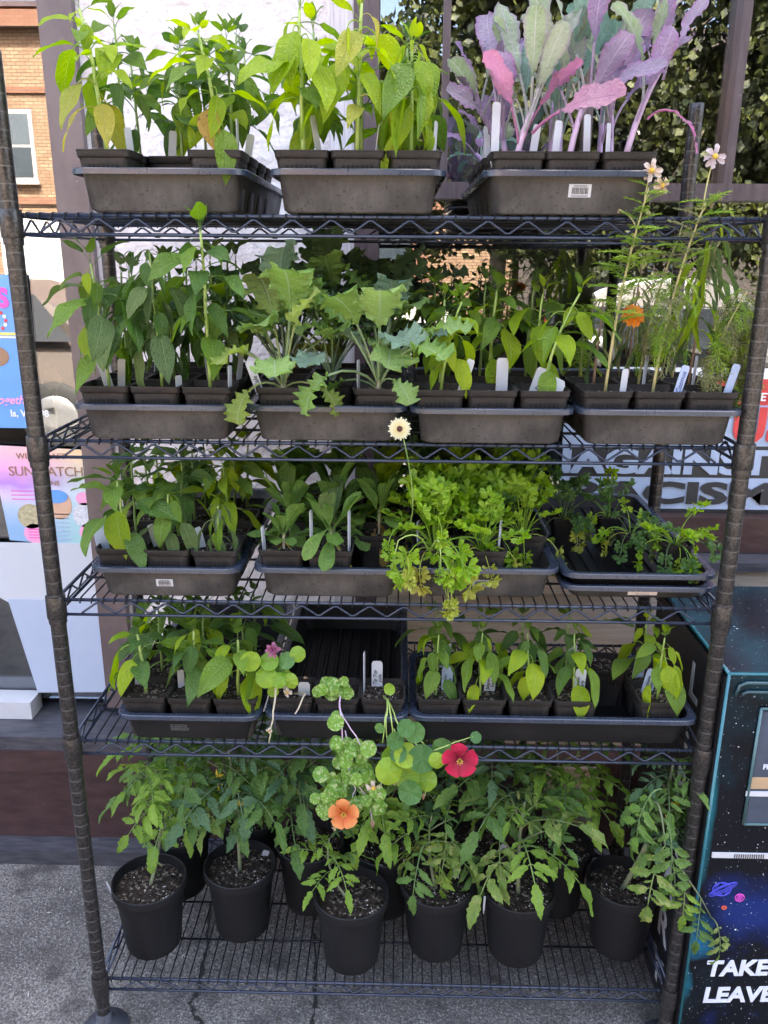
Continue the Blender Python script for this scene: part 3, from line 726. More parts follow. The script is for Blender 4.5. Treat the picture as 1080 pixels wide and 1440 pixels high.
M_beige = paintwood('board_beige', (.33, .26, .20), (.42, .34, .27), (3, 3, 40), .7)
def glass():
    t = NT('shop_glass')
    g = t.n('BsdfGlossy', Color=(.92, .95, 1.0), Roughness=.0)
    tr = t.n('BsdfTransparent', Color=(.80, .83, .84))
    fr = t.n('Fresnel', IOR=1.5)
    f = t.math('ADD', t.math('MULTIPLY', fr, 1.), GLASS_R, clamp=True)
    return t.out(t.n('MixShader', Fac=f, i1=tr, i2=g))
GLASS_R = .10
M_glass = glass()
shop = thing('shop_front', 'shop front with brown posts, white stucco panel and dark reflecting windows', 'building', (0, .7, 0))
def part(name, x0, x1, y0, y1, z0, z1, mat, par=shop):
    m = MB(); m.box(x0-par.location.x, x1-par.location.x, y0-par.location.y, y1-par.location.y, z0-par.location.z, z1-par.location.z)
    return link(name, m.mesh(name, mat, False), par)
XR = 4.2; XL = -4.2; TOPZ = 2.72
part('brown_post', -.782, -.706, .665, .80, .39, TOPZ, M_brown)
part('stucco_panel', -.706, -.148, .69, .85, .20, TOPZ, M_stucco)
part('wood_trim', -.148, -.092, .672, .80, .36, TOPZ, M_strip)
part('dark_post', -.092, -.036, .668, .80, .36, TOPZ, M_frame)
part('window_rail', -.036, XR, .672, .76, 1.722, 1.758, M_frame)
part('mullion', .748, .768, .672, .74, 1.758, TOPZ, M_frame)
part('mullion', .430, .446, .690, .74, 1.758, TOPZ, M_frame)
part('mullion', .105, .121, .695, .74, 1.758, TOPZ, M_frame)
part('window_sill_band', -.036, XR, .672, .80, .868, .962, M_kick)
part('sill_ledge', -.036, XR, .60, .80, .842, .866, M_sill)
part('white_apron', -.036, XR, .63, .78, .30, .840, M_beige)
part('glass_pane', -.036, XR, GY+.012, GY+.017, .962, 1.722, M_glass)
part('glass_pane', -.036, XR, GY+.012, GY+.017, 1.758, TOPZ, M_glass)
part('glass_pane', XL, -.782, GY+.012, GY+.017, .39, TOPZ, M_glass)
part('sill', XL, -.036, .555, .80, .322, .362, M_sill)
part('sill_block', XL, -.985, .64, .71, .364, .415, M_whitep)
part('kick_plate', XL, XR, .56, .80, .045, .320, M_kick)
part('kick_trim', XL, XR, .548, .557, .26, .322, M_kick)
part('kerb_strip', XL, XR, .50, .60, -.02, .045, M_sill)
part('wall', XL-14, XL, .68, 1.0, 0, 4.6, M_brown)
part('wall', XR, XR+14, .68, 1.0, 0, 4.6, M_brown)
part('wall', XL, XR, .68, 1.0, TOPZ, 4.6, M_brown)
part('interior_wall', XL-.5, XR+.5, 4.6, 4.7, -.1, 3.2, M_int)
part('interior_wall', XL-.1, XL, .86, 4.6, -.1, 3.2, M_int)
part('interior_wall', XR, XR+.1, .86, 4.6, -.1, 3.2, M_int)
part('interior_floor', XL, XR, .86, 4.6, .28, .30, M_int)
part('ceiling', XL-.5, XR+.5, 1.0, 4.7, 3.0, 3.1, M_int)

# ---- things inside and on the windows
def sheet(name, label, cat, pts, mat, th=.0015, group=None):
    """flat sheet with the four given corners (bottom left, bottom right, top right, top left) at its real distance"""
    m = MB(); P = [Vector(p) for p in pts]
    for off in (0, th): m.v += [p+Vector((0, off, 0)) for p in P]
    m.face((0, 1, 2, 3), 0, [(0, 0), (1, 0), (1, 1), (0, 1)]); m.face((7, 6, 5, 4))
    for i in range(4): m.face((i, 4+i, 4+(i+1) % 4, (i+1) % 4))
    return tag(link(name, m.mesh(name, mat, False)), label, cat, group)
def pastel():
    t = NT('poster_pastel'); u, v = t.uv(); nz = t.noise(t.obj(), 9, 4)
    vv = t.math('ADD', v, t.math('MULTIPLY', t.math('SUBTRACT', nz, .5), .35)); uu = t.math('ADD', u, t.math('MULTIPLY', t.math('SUBTRACT', nz, .5), .3))
    left = t.n('ValToRGB', Fac=vv); rl = left.node.color_ramp
    rl.elements[0].color = (.22, .40, .62, 1); rl.elements[0].position = .1; rl.elements[1].color = (.80, .45, .50, 1); rl.elements[1].position = .95
    for p, c in ((.35, (.38, .50, .75, 1)), (.52, (.62, .52, .78, 1)), (.62, (.42, .22, .62, 1)), (.78, (.72, .35, .60, 1))):
        e = rl.elements.new(p); e.color = c
    right = t.n('ValToRGB', Fac=vv); rr_ = right.node.color_ramp
    rr_.elements[0].color = (.35, .62, .55, 1); rr_.elements[0].position = .1; rr_.elements[1].color = (.80, .60, .28, 1); rr_.elements[1].position = .95
    for p, c in ((.5, (.40, .66, .62, 1)), (.7, (.55, .68, .40, 1))):
        e = rr_.elements.new(p); e.color = c
    c = t.mix(t.rng(uu, .25, .85), left, right)
    return t.out(t.bsdf(Base__Color=c, Roughness=.35))
M_past = pastel()
M_blue = plain('poster_blue', (.09, .30, .72), .35, 0, .15, 8)
M_paper = plain('paper_white', (.50, .53, .57), .7, 0, .04, 8)
M_paper2 = plain('paper_bluish', (.38, .45, .57), .65, 0, .05, 8)
M_pinkp = plain('print_pink', (.80, .34, .55), .5, 0, .1, 20)
M_mag = plain('print_magenta', (.70, .08, .42), .5)
M_prw = plain('print_white', (.8, .82, .84), .5)
M_pry = plain('print_yellow', (.75, .62, .15), .5)
M_prb = plain('print_brown', (.28, .16, .09), .5)
M_prred = plain('print_red', (.62, .05, .05), .5)
M_prblk = plain('print_black', (.02, .022, .026), .5)
M_prsky = plain('print_lightblue', (.34, .43, .58), .5)
M_photo = plain('print_photo', (.40, .36, .22), .5, 0, .7, 130)
M_photo2 = plain('print_flowers', (.55, .58, .62), .5, 0, .6, 160)
M_skin = plain('print_skin', (.6, .38, .26), .5)
def flat(par, name, kind, cx, cz, y, rx, rz_, mat, n=28, th=.0008, teeth=0.):
    m = MB()
    if kind == 'disc': pts = [(cx+rx*(1+teeth*(i % 2))*math.cos(2*PI*i/n), cz+rz_*(1+teeth*(i % 2))*math.sin(2*PI*i/n)) for i in range(n)]
    else: pts = [(cx-rx, cz-rz_), (cx+rx, cz-rz_), (cx+rx, cz+rz_), (cx-rx, cz+rz_)]
    k = len(pts); m.v += [Vector((a, y, b)) for a, b in pts]+[Vector((a, y+th, b)) for a, b in pts]
    m.face(range(k)); m.face(range(2*k-1, k-1, -1))
    for i in range(k): m.face((i, k+i, k+(i+1) % k, (i+1) % k))
    return link(name, m.mesh(name, mat, False), par)
def letters(par, body, x, z, y, size, mat, name='lettering', bold=.0, align='LEFT', ry=0., shear=0., spacing=1., ex=.0004):
    me = text_mesh(name, body, size, mat, ex, bold, shear, align, spacing)
    return link(name, me, par, M=Matrix.Translation((x, y, z)) @ Matrix.Rotation(ry, 4, 'Y') @ Matrix.Rotation(PI/2, 4, 'X'))
PY = GY-.004
# pastel flyer
p = sheet('flyer', 'pastel rainbow flyer with round photos taped low on the left window', 'poster', [(-1.01, PY, .868), (-.735, PY, .845), (-.712, PY, 1.112), (-1.03, PY, 1.125)], M_past)
letters(p, 'WILD CRAFT', -.965, 1.090, PY-.0012, .022, M_prb); letters(p, 'SUN CATCHERS', -.99, 1.045, PY-.0012, .036, M_prb, spacing=.95)
letters(p, 'JUNE', -.900, 1.020, PY-.0012, .018, M_prb)
flat(p, 'printed_picture', 'disc', -.868, .968, PY-.0012, .034, .040, M_skin); flat(p, 'printed_cap', 'disc', -.872, .990, PY-.0022, .030, .018, M_blue)
flat(p, 'printed_picture', 'disc', -.946, .935, PY-.0012, .034, .034, M_photo); flat(p, 'printed_picture', 'disc', -.800, .940, PY-.0012, .034, .034, M_photo2)
flat(p, 'printed_badge', 'disc', -.940, .888, PY-.0012, .028, .026, M_pinkp, 36, teeth=.06); flat(p, 'printed_badge', 'disc', -.790, .892, PY-.0012, .030, .027, M_pinkp, 36, teeth=.06)
flat(p, 'printed_badge', 'disc', -.800, .985, PY-.0012, .022, .018, M_pinkp)
for k in range(9):
    z = .972-.0115*k; flat(p, 'printed_line', 'rect', -.870+(k % 3)*.003, z-.03, PY-.0012, .026-.004*(k % 3), .0013, M_prsky)
for k in range(3): flat(p, 'printed_line', 'rect', -.955, 1.004-.011*k, PY-.0012, .035, .0010, M_mag)
for k in range(4): flat(p, 'printed_line', 'rect', -.94, .900-.008*k, PY-.0022, .016, .0010, M_mag); flat(p, 'printed_line', 'rect', -.79, .904-.008*k, PY-.0022, .017, .0010, M_mag)
# blue poster
p = sheet('poster', 'bright blue event poster at the left picture edge beside the rack post', 'poster', [(-1.20, PY, 1.170), (-.902, PY, 1.170), (-.892, PY, 1.545), (-1.20, PY, 1.545)], M_blue)
letters(p, 'S', -.964, 1.470, PY-.0012, .062, M_mag, bold=.003)
letters(p, 'ls, WA 98', -.965, 1.200, PY-.0012, .024, M_prw, bold=.0006); letters(p, 'TICKETS', -.925, 1.262, PY-.0012, .010, M_prw)
letters(p, 'together', -1.005, 1.232, PY-.0012, .030, M_pinkp, shear=.3, bold=.0006)
flat(p, 'printed_band', 'rect', -1.045, 1.405, PY-.0012, .148, .0035, M_pry); flat(p, 'printed_band', 'rect', -1.045, 1.397, PY-.0014, .148, .0020, M_prw)
for k in range(16):
    a = 2*PI*k/16; flat(p, 'printed_dot', 'disc', -.982+.034*math.cos(a), 1.437+.026*math.sin(a), PY-.0012, .0045, .0045, (M_prred, M_prw)[k % 2], 8)
flat(p, 'printed_bowl', 'disc', -.985, 1.35, PY-.0012, .034, .025, M_prb)
m = MB(); ax, az = -.928, 1.285; pts = [(0, 0), (.012, .009), (.012, .003), (.030, .005), (.030, -.001), (.012, -.003), (.012, -.009)]
m.v += [Vector((ax+a, PY-.0012, az+b)) for a, b in pts]; m.face(range(7)); link('printed_arrow', m.mesh('printed_arrow', M_pry, False), p)
# white papers
sheet('paper_sheet', 'large plain white paper taped under the pastel flyer on the left window', 'paper', [(-1.02, PY-.002, .680), (-.700, PY-.002, .680), (-.715, PY-.002, .862), (-1.3, PY-.002, .862)], M_paper)
sheet('paper_sheet', 'pale bluish paper hanging below the white one, with a slanted torn corner', 'paper', [(-.985, PY-.004, .418), (-.705, PY-.004, .425), (-.700, PY-.004, .700), (-1.035, PY-.004, .700)], M_paper2)
# wooden spoon inside
m = MB(); q = at(75, 540, y=GY+.08); sx, sz = q.x, q.z
m.rings([[(sx+(a*.022)*math.cos(2*PI*j/16), GY+.08+b, sz+.015+(a*.032)*math.sin(2*PI*j/16)) for j in range(16)] for a, b in ((.7, .004), (1, .002), (1, -.002), (.8, -.003), (.3, .001))], 0, True, True)
m.tube([(sx, GY+.08, sz-.012), (sx-.002, GY+.08, sz-.16)], [.007, .004], 8)
tag(link('wooden_spoon', m.mesh('wooden_spoon', plain('spoon_wood', (.34, .20, .11), .6))), 'wooden spoon standing upright inside the left window', 'spoon')
# window sign
SY = GY+.007
A = at(787, 716, y=SY); B = at(1090, 716, y=SY); T1 = at(1090, 625, y=SY); T0 = at(785, 625, y=SY)
def bx(name, x0, x1, z0, z1, mat, par, y=SY): return flat(par, name, 'rect', (x0+x1)/2, (z0+z1)/2, y, (x1-x0)/2, (z1-z0)/2, mat, th=.002)
sg = thing('window_sign', 'black, white and red protest sign reading AGAINST RACISM inside the window', 'sign', (0, 0, 0))
zb = at(1000, 716, y=SY).z; zm = at(1000, 672, y=SY).z; zt = at(1000, 627, y=SY).z; zr = at(1060, 570, y=SY).z; zr2 = at(1060, 533, y=SY).z; zr3 = at(1060, 518, y=SY).z
x0 = at(787, 680, y=SY).x; x1 = 1.30
bx('sign_panel', x0, x1, zb, zm, M_prsky, sg); bx('sign_panel', x0, x1, zm, zt, M_prblk, sg)
bx('sign_panel', x0, x1, zt, zr, M_prsky, sg); bx('sign_panel', x0+.2, x1, zr, zr2, M_prred, sg); bx('sign_panel', x0+.1, x1, zr2, zr3, M_prw, sg)
h1 = (zt-zm); h2 = zm-zb
def fitted(par, body, xa, xb, za, zb_, y, mat, bold=.002):
    me = text_mesh('lettering', body, .1, mat, .0004, bold)
    xs = [v.co.x for v in me.vertices]; ys = [v.co.y for v in me.vertices]
    sx, sy = (xb-xa)/(max(xs)-min(xs)), (zb_-za)/(max(ys)-min(ys))
    for v in me.vertices: v.co.x = (v.co.x-min(xs))*sx; v.co.y = (v.co.y-min(ys))*sy
    return link('lettering', me, par, M=Matrix.Translation((xa, y, za)) @ Matrix.Rotation(PI/2, 4, 'X'))
fitted(sg, 'IAGAINST', at(790, 650, y=SY).x, at(1085, 650, y=SY).x, zm+h1*.10, zm+h1*.90, SY-.003, M_prsky, .0045)
fitted(sg, 'RACISM', at(800, 690, y=SY).x, at(1086, 690, y=SY).x, zb+h2*.16, zb+h2*.88, SY-.003, M_prblk, .0045)
letters(sg, 'US', at(1026, 620, y=SY).x, zt+.012, SY-.003, (zr-zt)*1.18, M_prred, bold=.004, shear=.0)
letters(sg, 'TOGETHER', x0+.42, zr+.012, SY-.003, .028, M_prw, bold=.0006)
# pale crate, shelf with goods inside the right window
inn = thing('display_table', 'pale display table standing inside the dark shop behind the window', 'table', (.80, 1.35, .3))
boxpart('tabletop', inn, (-.35, .55, -.25, .25, .86, .90), M_sill)
for sx_ in (-.32, .50):
    for sy_ in (-.22, .20): boxpart('leg', inn, (sx_, sx_+.04, sy_, sy_+.04, 0, .858), M_sill)
bk = [(.02, (.30, .05, .06)), (.035, (.55, .52, .48)), (.028, (.12, .10, .09)), (.03, (.6, .57, .5)), (.025, (.35, .07, .08))]
xx = .86
for k in range(5):
    w, c = bk[k % 5]; q = MB(); hh = .13+.02*((k*7) % 4)
    q.box(xx, xx+w, 1.30, 1.40, 1.2035, 1.2035+hh); q.box(xx+.002, xx+w-.002, 1.297, 1.30, 1.206, 1.20+hh-.003, 0)
    tag(link('book', q.mesh('book', plain('cover', c, .5), False)), ('crimson', 'beige', 'black', 'cream', 'maroon')[k]+' book standing in the row on the table inside the shop window', 'book', 'books in the shop window'); xx += w+.003

# beige board and white bits behind the bottom shelf
bd = boxmesh('board', -.065, .065, -.006, .006, 0, .34, M_beige)
o = link('board', bd, None, (.47, .485, .005)); tag(o, 'beige board standing upright behind the big tomato on the right', 'board')
o = link('board', boxmesh('board', -.33, .33, -.008, .008, 0, .05, M_beige), None, (.30, .575, .79)); tag(o, 'long wooden board lying behind the fourth shelf peppers', 'board')

# ---- opposite side of the street (seen reflected in the glass)
def brick(name, a, b, mort, sc_=1.):
    t = NT(name); o = t.obj(); mp = t.n('Mapping', Vector=o, Rotation=(PI/2, 0, 0))
    br = t.t.nodes.new('ShaderNodeTexBrick'); t.t.links.new(mp, br.inputs['Vector'])
    for k, v in dict(Color1=(*a, 1), Color2=(*b, 1), Mortar=(*mort, 1)).items(): br.inputs[k].default_value = v
    br.inputs['Scale'].default_value = 1; br.inputs['Brick Width'].default_value = .22; br.inputs['Row Height'].default_value = .078; br.inputs['Mortar Size'].default_value = .011; br.inputs['Bias'].default_value = -.1
    nz = t.noise(o, 2.5, 4)
    c = t.mix(t.math('MULTIPLY', t.rng(nz, .4, .7), .45), br.outputs[0], [x*.6 for x in b])
    return t.out(t.bsdf(Base__Color=c, Roughness=.85, Normal=t.bump(br.outputs[1], -.5, .02)))
M_brick = brick('brick_tan', (.27, .175, .105), (.20, .11, .062), (.07, .045, .032))
M_brick2 = brick('brick_red', (.17, .065, .038), (.21, .09, .05), (.09, .06, .045))
M_trim = plain('facade_trim', (.36, .34, .31), .7)
M_darkpane = plain('far_pane', (.03, .04, .05), .1, 0, .2, 3)
M_curt = plain('curtain', (.055, .07, .085), .8, 0, .5, 14)
def facade(name, label, x0, x1, y, h, mat, mat2, wins, low=None):
    b = thing(name, label, 'building', ((x0+x1)/2, y, 0)); w = (x1-x0)/2
    boxpart('wall', b, (-w, w, -8, 0, 0, h), mat)
    boxpart('cornice', b, (-w-.1, w+.1, -.2, .28, h-.45, h-.1), mat2); boxpart('roof_edge', b, (-w-.15, w+.15, -8.1, .12, h+.002, h+.12), M_frame)
    boxpart('band', b, (-w, w, .003, .07, 2.80, 2.95), mat2); boxpart('band', b, (-w, w, .003, .06, h*.745, h*.745+.12), mat2)
    k = -w
    while k < w-.5: boxpart('pilaster', b, (k, k+.45, .003, .12, 0, h-.452), mat2); k += 3.6
    for (wx, wz, ww, wh) in wins:
        wx -= b.location.x
        f = boxpart('window', b, (wx-ww/2-.09, wx+ww/2+.09, .004, .06, wz-.06, wz+wh+.09), M_trim)
        boxpart('pane', f, (wx-ww/2, wx+ww/2, .0605, .064, wz+wh*.52, wz+wh), M_curt); boxpart('pane', f, (wx-ww/2, wx+ww/2, .0605, .064, wz, wz+wh*.48), M_darkpane)
        boxpart('sill', f, (wx-ww/2-.15, wx+ww/2+.15, .062, .16, wz-.16, wz-.062), M_trim)
    if low:
        for (lx, lw, lh, m_) in low: boxpart('garage_door', b, (lx-b.location.x-lw/2, lx-b.location.x+lw/2, .072, .10, 0, lh), m_)
    return b
def siding():
    t = NT('siding_white'); o = t.obj(); w = t.n('TexWave', Vector=o, Scale=2.2, _bands_direction='Z', _wave_profile='SAW')
    c = t.mix(t.rng(w, .0, .12), (.28, .29, .29), (.52, .53, .52)); return t.out(t.bsdf(Base__Color=c, Roughness=.6, Normal=t.bump(w, .4, .02)))
M_siding = siding()
MX = 2*GY+.03
bw = [(-9.5, 3.42, .82, 1.45), (-12.6, 3.42, .82, 1.45), (-5.6, 3.42, .82, 1.45), (-16.0, 3.42, .82, 1.45)]
M_dkwall = plain('dark_wall', (.045, .036, .032), .8, 0, .4, 3)
facade('brick_building', 'two-storey tan brick building across the street', -19, -3.5, -19.2, 7.15, M_brick, M_brick2, bw, [(-8.6, 3.0, 2.5, M_siding), (-12.6, 3.2, 2.5, M_siding), (-5, 2.2, 2.7, M_darkpane)])
facade('brick_building', 'lower brick building behind the street trees across the street', -3.3, 3.0, -20.5, 6.2, M_brick, M_brick2, [(-1.6, 3.9, 1.1, 1.5), (1.2, 3.9, 1.1, 1.5)], [(-1.2, 3.2, 2.6, M_darkpane)])
facade('brick_building', 'long dark brick building at the right behind the trees', 3.2, 20, -20.8, 7.0, M_dkwall, M_dkwall, [(5.5, 4, 1.1, 1.6), (9, 4, 1.1, 1.6), (12.5, 4, 1.1, 1.6)], [(6, 3.2, 2.6, M_darkpane)])
# street trees
def treemat():
    t = NT('street_leaves'); ri = t.noise(t.obj(), 1.6, 3); r2 = t.noise(t.obj(), 14, 2)
    c = t.mix(t.rng(t.math('ADD', t.math('MULTIPLY', ri, .6), t.math('MULTIPLY', r2, .4)), .46, .66), (.010, .019, .006), (.105, .120, .016))
    return t.out(t.n('MixShader', Fac=.35, i1=t.bsdf(Base__Color=c, Roughness=.6), i2=t.n('BsdfTranslucent', Color=c)))
M_tl = treemat(); M_bk = plain('tree_bark', (.11, .09, .07), .9, 0, .4, 8, .5)
def tree_crown(seed, H, Rr):
    rs = random.Random(seed); m = MB(); lumps = []
    for k in range(78):
        z = rs.uniform(.22, 1.0); w = Rr*(1.05-(abs(z-.5)*1.6)**2*.6); a = rs.uniform(0, 6.28); rr_ = w*rs.uniform(.25, .95)
        lumps.append((Vector((rr_*math.cos(a), rr_*math.sin(a), H*z)), rs.uniform(.45, .95)))
    for c, r in lumps:
        for i in range(420):
            d = Vector((rs.gauss(0, 1), rs.gauss(0, 1), rs.gauss(0, .8))).normalized()*r*rs.uniform(.55, 1.08)
            p = c+d; s = rs.uniform(.045, .095); u = Vector((rs.gauss(0, 1), rs.gauss(0, 1), rs.gauss(0, 1))).normalized(); v = u.cross(Vector((rs.gauss(0, 1), rs.gauss(0, 1), .3))).normalized()
            b = len(m.v); m.v += [p-u*s, p+v*s*.7, p+u*s, p-v*s*.7]; m.face((b, b+1, b+2, b+3))
    return m.mesh('crown', M_tl, False)
CR = [tree_crown(3, 8.5, 2.1), tree_crown(8, 7.2, 2.4)]
def trunkmesh(H):
    m = MB(); m.tube([(0, 0, 0), (.05, 0, H*.3), (-.04, .03, H*.6), (0, 0, H*.85)], [.17, .13, .09, .03], 9); rs = random.Random(2)
    for k in range(9):
        z = H*(.25+.06*k); a = k*2.3; m.tube([(0, 0, z), (.7*math.cos(a), .7*math.sin(a), z+.6), (1.5*math.cos(a), 1.5*math.sin(a), z+1.3)], [.06, .04, .015], 6)
    return m.mesh('trunk', M_bk)
TRK = trunkmesh(8.2)
for k, (x, y, c, s, lb) in enumerate(((1.7, -12.6, 0, 1., 'tall green street tree across the road nearest the shop door'), (4.3, -13.0, 1, 1.05, 'wide street tree across the road right of the tall one'), (7.2, -12.8, 0, .95, 'narrow street tree across the road far to the right'), (10.4, -13.0, 1, 1.1, 'broad street tree at the right end of the far row'))):
    t = thing('street_tree', lb, 'tree', (x, y, 0), k*1.3, 'street trees across the road'); t.scale = (s, s, s)
    link('trunk', TRK, t); link('crown', CR[c], t)
# parked cars
def car(name, label, loc, rz, body, hh=1.45, ln=4.4):
    t = thing(name, label, 'car', loc, rz, 'cars parked on the street')
    mbody = plain(name+'_paint', body, .28, .2, .03, 3); mgl = plain('car_glass', (.02, .022, .024), .06, 0, .1, 3); mt = plain('tyre', (.02, .02, .02), .8); mch = plain('rim_metal', (.45, .45, .46), .3, .8)
    L = ln/2; W = .88
    prof = [(-L, .35), (-L-.02, .60), (-L+.10, .86), (-L*.55, .98), (-L*.30, hh-.05), (-L*.05, hh), (L*.35, hh-.01), (L*.62, hh-.18), (L*.86, 1.0), (L-.03, .92), (L, .6), (L-.03, .34)]
    m = MB()
    def row(f, zin): return [(x, f*W*(1 if z < 1.0 else 1-.22*(z-1.0)/(hh-1.0)), z) for x, z in prof]
    n = len(prof); b = 0
    m.v += [Vector(p) for p in row(-1, 0)]+[Vector(p) for p in row(1, 0)]
    for i in range(n): m.face((i, (i+1) % n, n+(i+1) % n, n+i))
    m.face(range(n)); m.face(range(2*n-1, n-1, -1)); link('body', m.mesh('body', mbody, False), t)
    for s_ in (-1, 1):
        def sp(x, z, o=.012): return Vector((x, s_*(W*(1-.22*max(0, z-1.0)/(hh-1.0))+o), z))
        for (xa, xb, xc, xd) in ((-L*.50, -.02, -.02, -L*.26), (.04, L*.72, L*.55, .04)):
            m = MB(); m.v += [sp(xa, 1.01), sp(xb, 1.01), sp(xc, hh-.10), sp(xd, hh-.10)]; m.v += [v-Vector((0, s_*.01, 0)) for v in m.v]
            m.face((0, 1, 2, 3)); m.face((7, 6, 5, 4)); link('side_window', m.mesh('side_window', mgl, False), t)
        for x in (-L*.62, L*.62):
            m = MB(); m.rings([[(x+r*math.cos(2*PI*j/24), s_*y, .33+r*math.sin(2*PI*j/24)) for j in range(24)] for r, y in ((.30, .70), (.33, .72), (.33, .88), (.30, .905), (.21, .90))], 0, True, False)
            w = link('wheel', m.mesh('wheel', mt), t)
            m = MB(); m.rings([[(x+r*math.cos(2*PI*j/24), s_*y, .33+r*math.sin(2*PI*j/24)) for j in range(24)] for r, y in ((.21, .895), (.19, .91), (.06, .915))], 0, False, True); link('rim', m.mesh('rim', mch), w)
        m = MB(); m.rings([rr(.07, .05, .02, s_*(W-.0+.06), 3), ], 0); 
        link('door_handle', boxmesh('door_handle', .35, .5, s_*(W+.014)-.01, s_*(W+.014)+.01, .86, .89, mch), t); link('mirror', boxmesh('mirror', -L*.42, -L*.36, s_*(W+.08)-.07, s_*(W+.08)+.07, .98, 1.10, mbody), t)
        link('headlight', boxmesh('headlight', -L+.0, -L+.06, s_*.62-.14, s_*.62+.14, .68, .80, mch), t); link('tail_light', boxmesh('tail_light', L-.05, L+.015, s_*.66-.12, s_*.66+.12, .72, .86, M_prred), t)
    return t
car('parked_car', 'grey-brown hatchback parked at the near kerb', (-4.35, -5.4, -.14), 0, (.12, .10, .09), 1.5, 4.2)
car('parked_car', 'white car parked across the road', (-1.2, -11.9, -.14), PI, (.35, .35, .34))
car('parked_car', 'dark blue car parked across the road at the right', (4.6, -11.9, -.14), PI, (.02, .024, .03))
car('parked_car', 'silver car parked far to the right across the road', (9.9, -11.9, -.14), 0, (.2, .2, .2))

# ================================================================== THE RACK
W2, D = .595, .438
rack = thing('wire_rack', 'black five-shelf wire rack filled with trays of seedlings', 'shelf rack', (0, 0, 0))
def post_mesh():
    m = MB(); n = 20; pr = [(.0132, .035)]
    z = .045
    while z < 1.872:
        pr += [(.0139, z+.0012), (.0139, z+.0243), (.0136, z+.0245), (.0136, z+.0252)]; z += .0254
    pr += [(.0139, 1.874), (.0139, 1.881), (.0125, 1.885), (.004, 1.886)]
    b = 0
    rings = [[(r*math.cos(2*PI*j/n), r*math.sin(2*PI*j/n), zz) for j in range(n)] for r, zz in pr]
    m.rings(rings, 0, True, True)
    for i in range(len(pr)-1):
        if pr[i][0] == .0139 and pr[i+1][0] == .0136 or pr[i][0] == .0136 and pr[i+1][0] == .0139 or (pr[i][0] == pr[i+1][0] == .0136):
            for j in range(n): m.m[i*n+j] = 1
    return m.mesh('post', [M_post, M_ring], 'auto')
def foot_mesh():
    m = MB(); m.lathe([(.046, 0), (.050, .002), (.050, .008), (.047, .013), (.040, .022), (.028, .030), (.019, .033), (.0165, .034), (.0165, .052), (.0142, .053)], 28, 0, cap0=True); return m.mesh('foot', M_foot)
def collar_mesh():
    m = MB(); m.lathe([(.0142, .008), (.0168, .0082), (.0174, .0065), (.0178, -.033), (.0172, -.0345), (.0160, -.035), (.0158, -.045), (.0142, -.0455)], 24); return m.mesh('collar', M_post, 'auto')
PO, FO, CO = post_mesh(), foot_mesh(), collar_mesh()
for sx_ in (-1, 1):
    for y in (0, D):
        p = link('post', PO, rack, (sx_*W2, y, 0)); link('foot', FO, p, (0, 0, 0))
def zig(m, a, b, dz, r, period=.060):
    a, b = Vector(a), Vector(b); L = (b-a).length; n = int(L/(period/2)); P = []
    for i in range(n+1):
        t = i/n; p = a.lerp(b, t); w = -.5+.5*(1 if i % 2 else -1)
        P.append(p+Vector((0, 0, dz*w)))
    Q = []
    for i in range(len(P)-1): Q += [P[i].lerp(P[i+1], .10), P[i].lerp(P[i+1], .90)]
    m.tube([P[0]]+Q+[P[-1]], r, 5)
def truss_mesh(L, axis):
    m = MB(); d = Vector((1, 0, 0)) if axis == 'x' else Vector((0, 1, 0))
    m.tube([-d*L, d*L], .0033, 8); m.tube([-d*L+Vector((0, 0, -.0285)), d*L+Vector((0, 0, -.0285))], .0029, 8)
    nn = Vector((0, -.0012, 0)) if axis == 'x' else Vector((-.0012, 0, 0))
    zig(m, -d*(L-.03)+nn-Vector((0, 0, .0035)), d*(L-.03)+nn-Vector((0, 0, .0035)), .0215, .0021)
    return m.mesh('edge_truss', M_wire)
TX, TY = truss_mesh(W2-.016, 'x'), truss_mesh(D/2-.016, 'y')
M_deckw = plain('epoxy_wire_dark', (.007, .008, .011), .32, 0, .2, 60, 0, .3)
def deck_mesh():
    m = MB(); n = 57; xs = W2-.025
    for i in range(n):
        x = -xs+2*xs*i/(n-1)
        m.tube([(x, -.004, -.005), (x, -.0045, .0015), (x, .003, .0037), (x, D-.003, .0037), (x, D+.0045, .0015), (x, D+.004, -.005)], .00155, 5)
    return m.mesh('deck_wires', M_deckw)
def cross_mesh():
    m = MB(); m.tube([(-W2+.016, 0, 0), (W2-.016, 0, 0)], .0026, 6); return m.mesh('cross_rod', M_deckw)
DK, CX = deck_mesh(), cross_mesh()
for k, z in enumerate(SHELF_Z):
    s = link('wire_shelf', None, rack, (0, 0, z)); s.empty_display_size = .02
    link('edge_truss', TX, s, (0, 0, 0)); link('edge_truss', TX, s, (0, D, 0))
    link('edge_truss', TY, s, (-W2, D/2, 0)); link('edge_truss', TY, s, (W2, D/2, 0))
    link('deck_wires', DK, s)
    for y in (.11, .22, .33): link('cross_rod', CX, s, (0, y, -.0006))
    for sx_ in (-1, 1):
        for y in (0, D): link('collar', CO, s, (sx_*W2, y, 0))

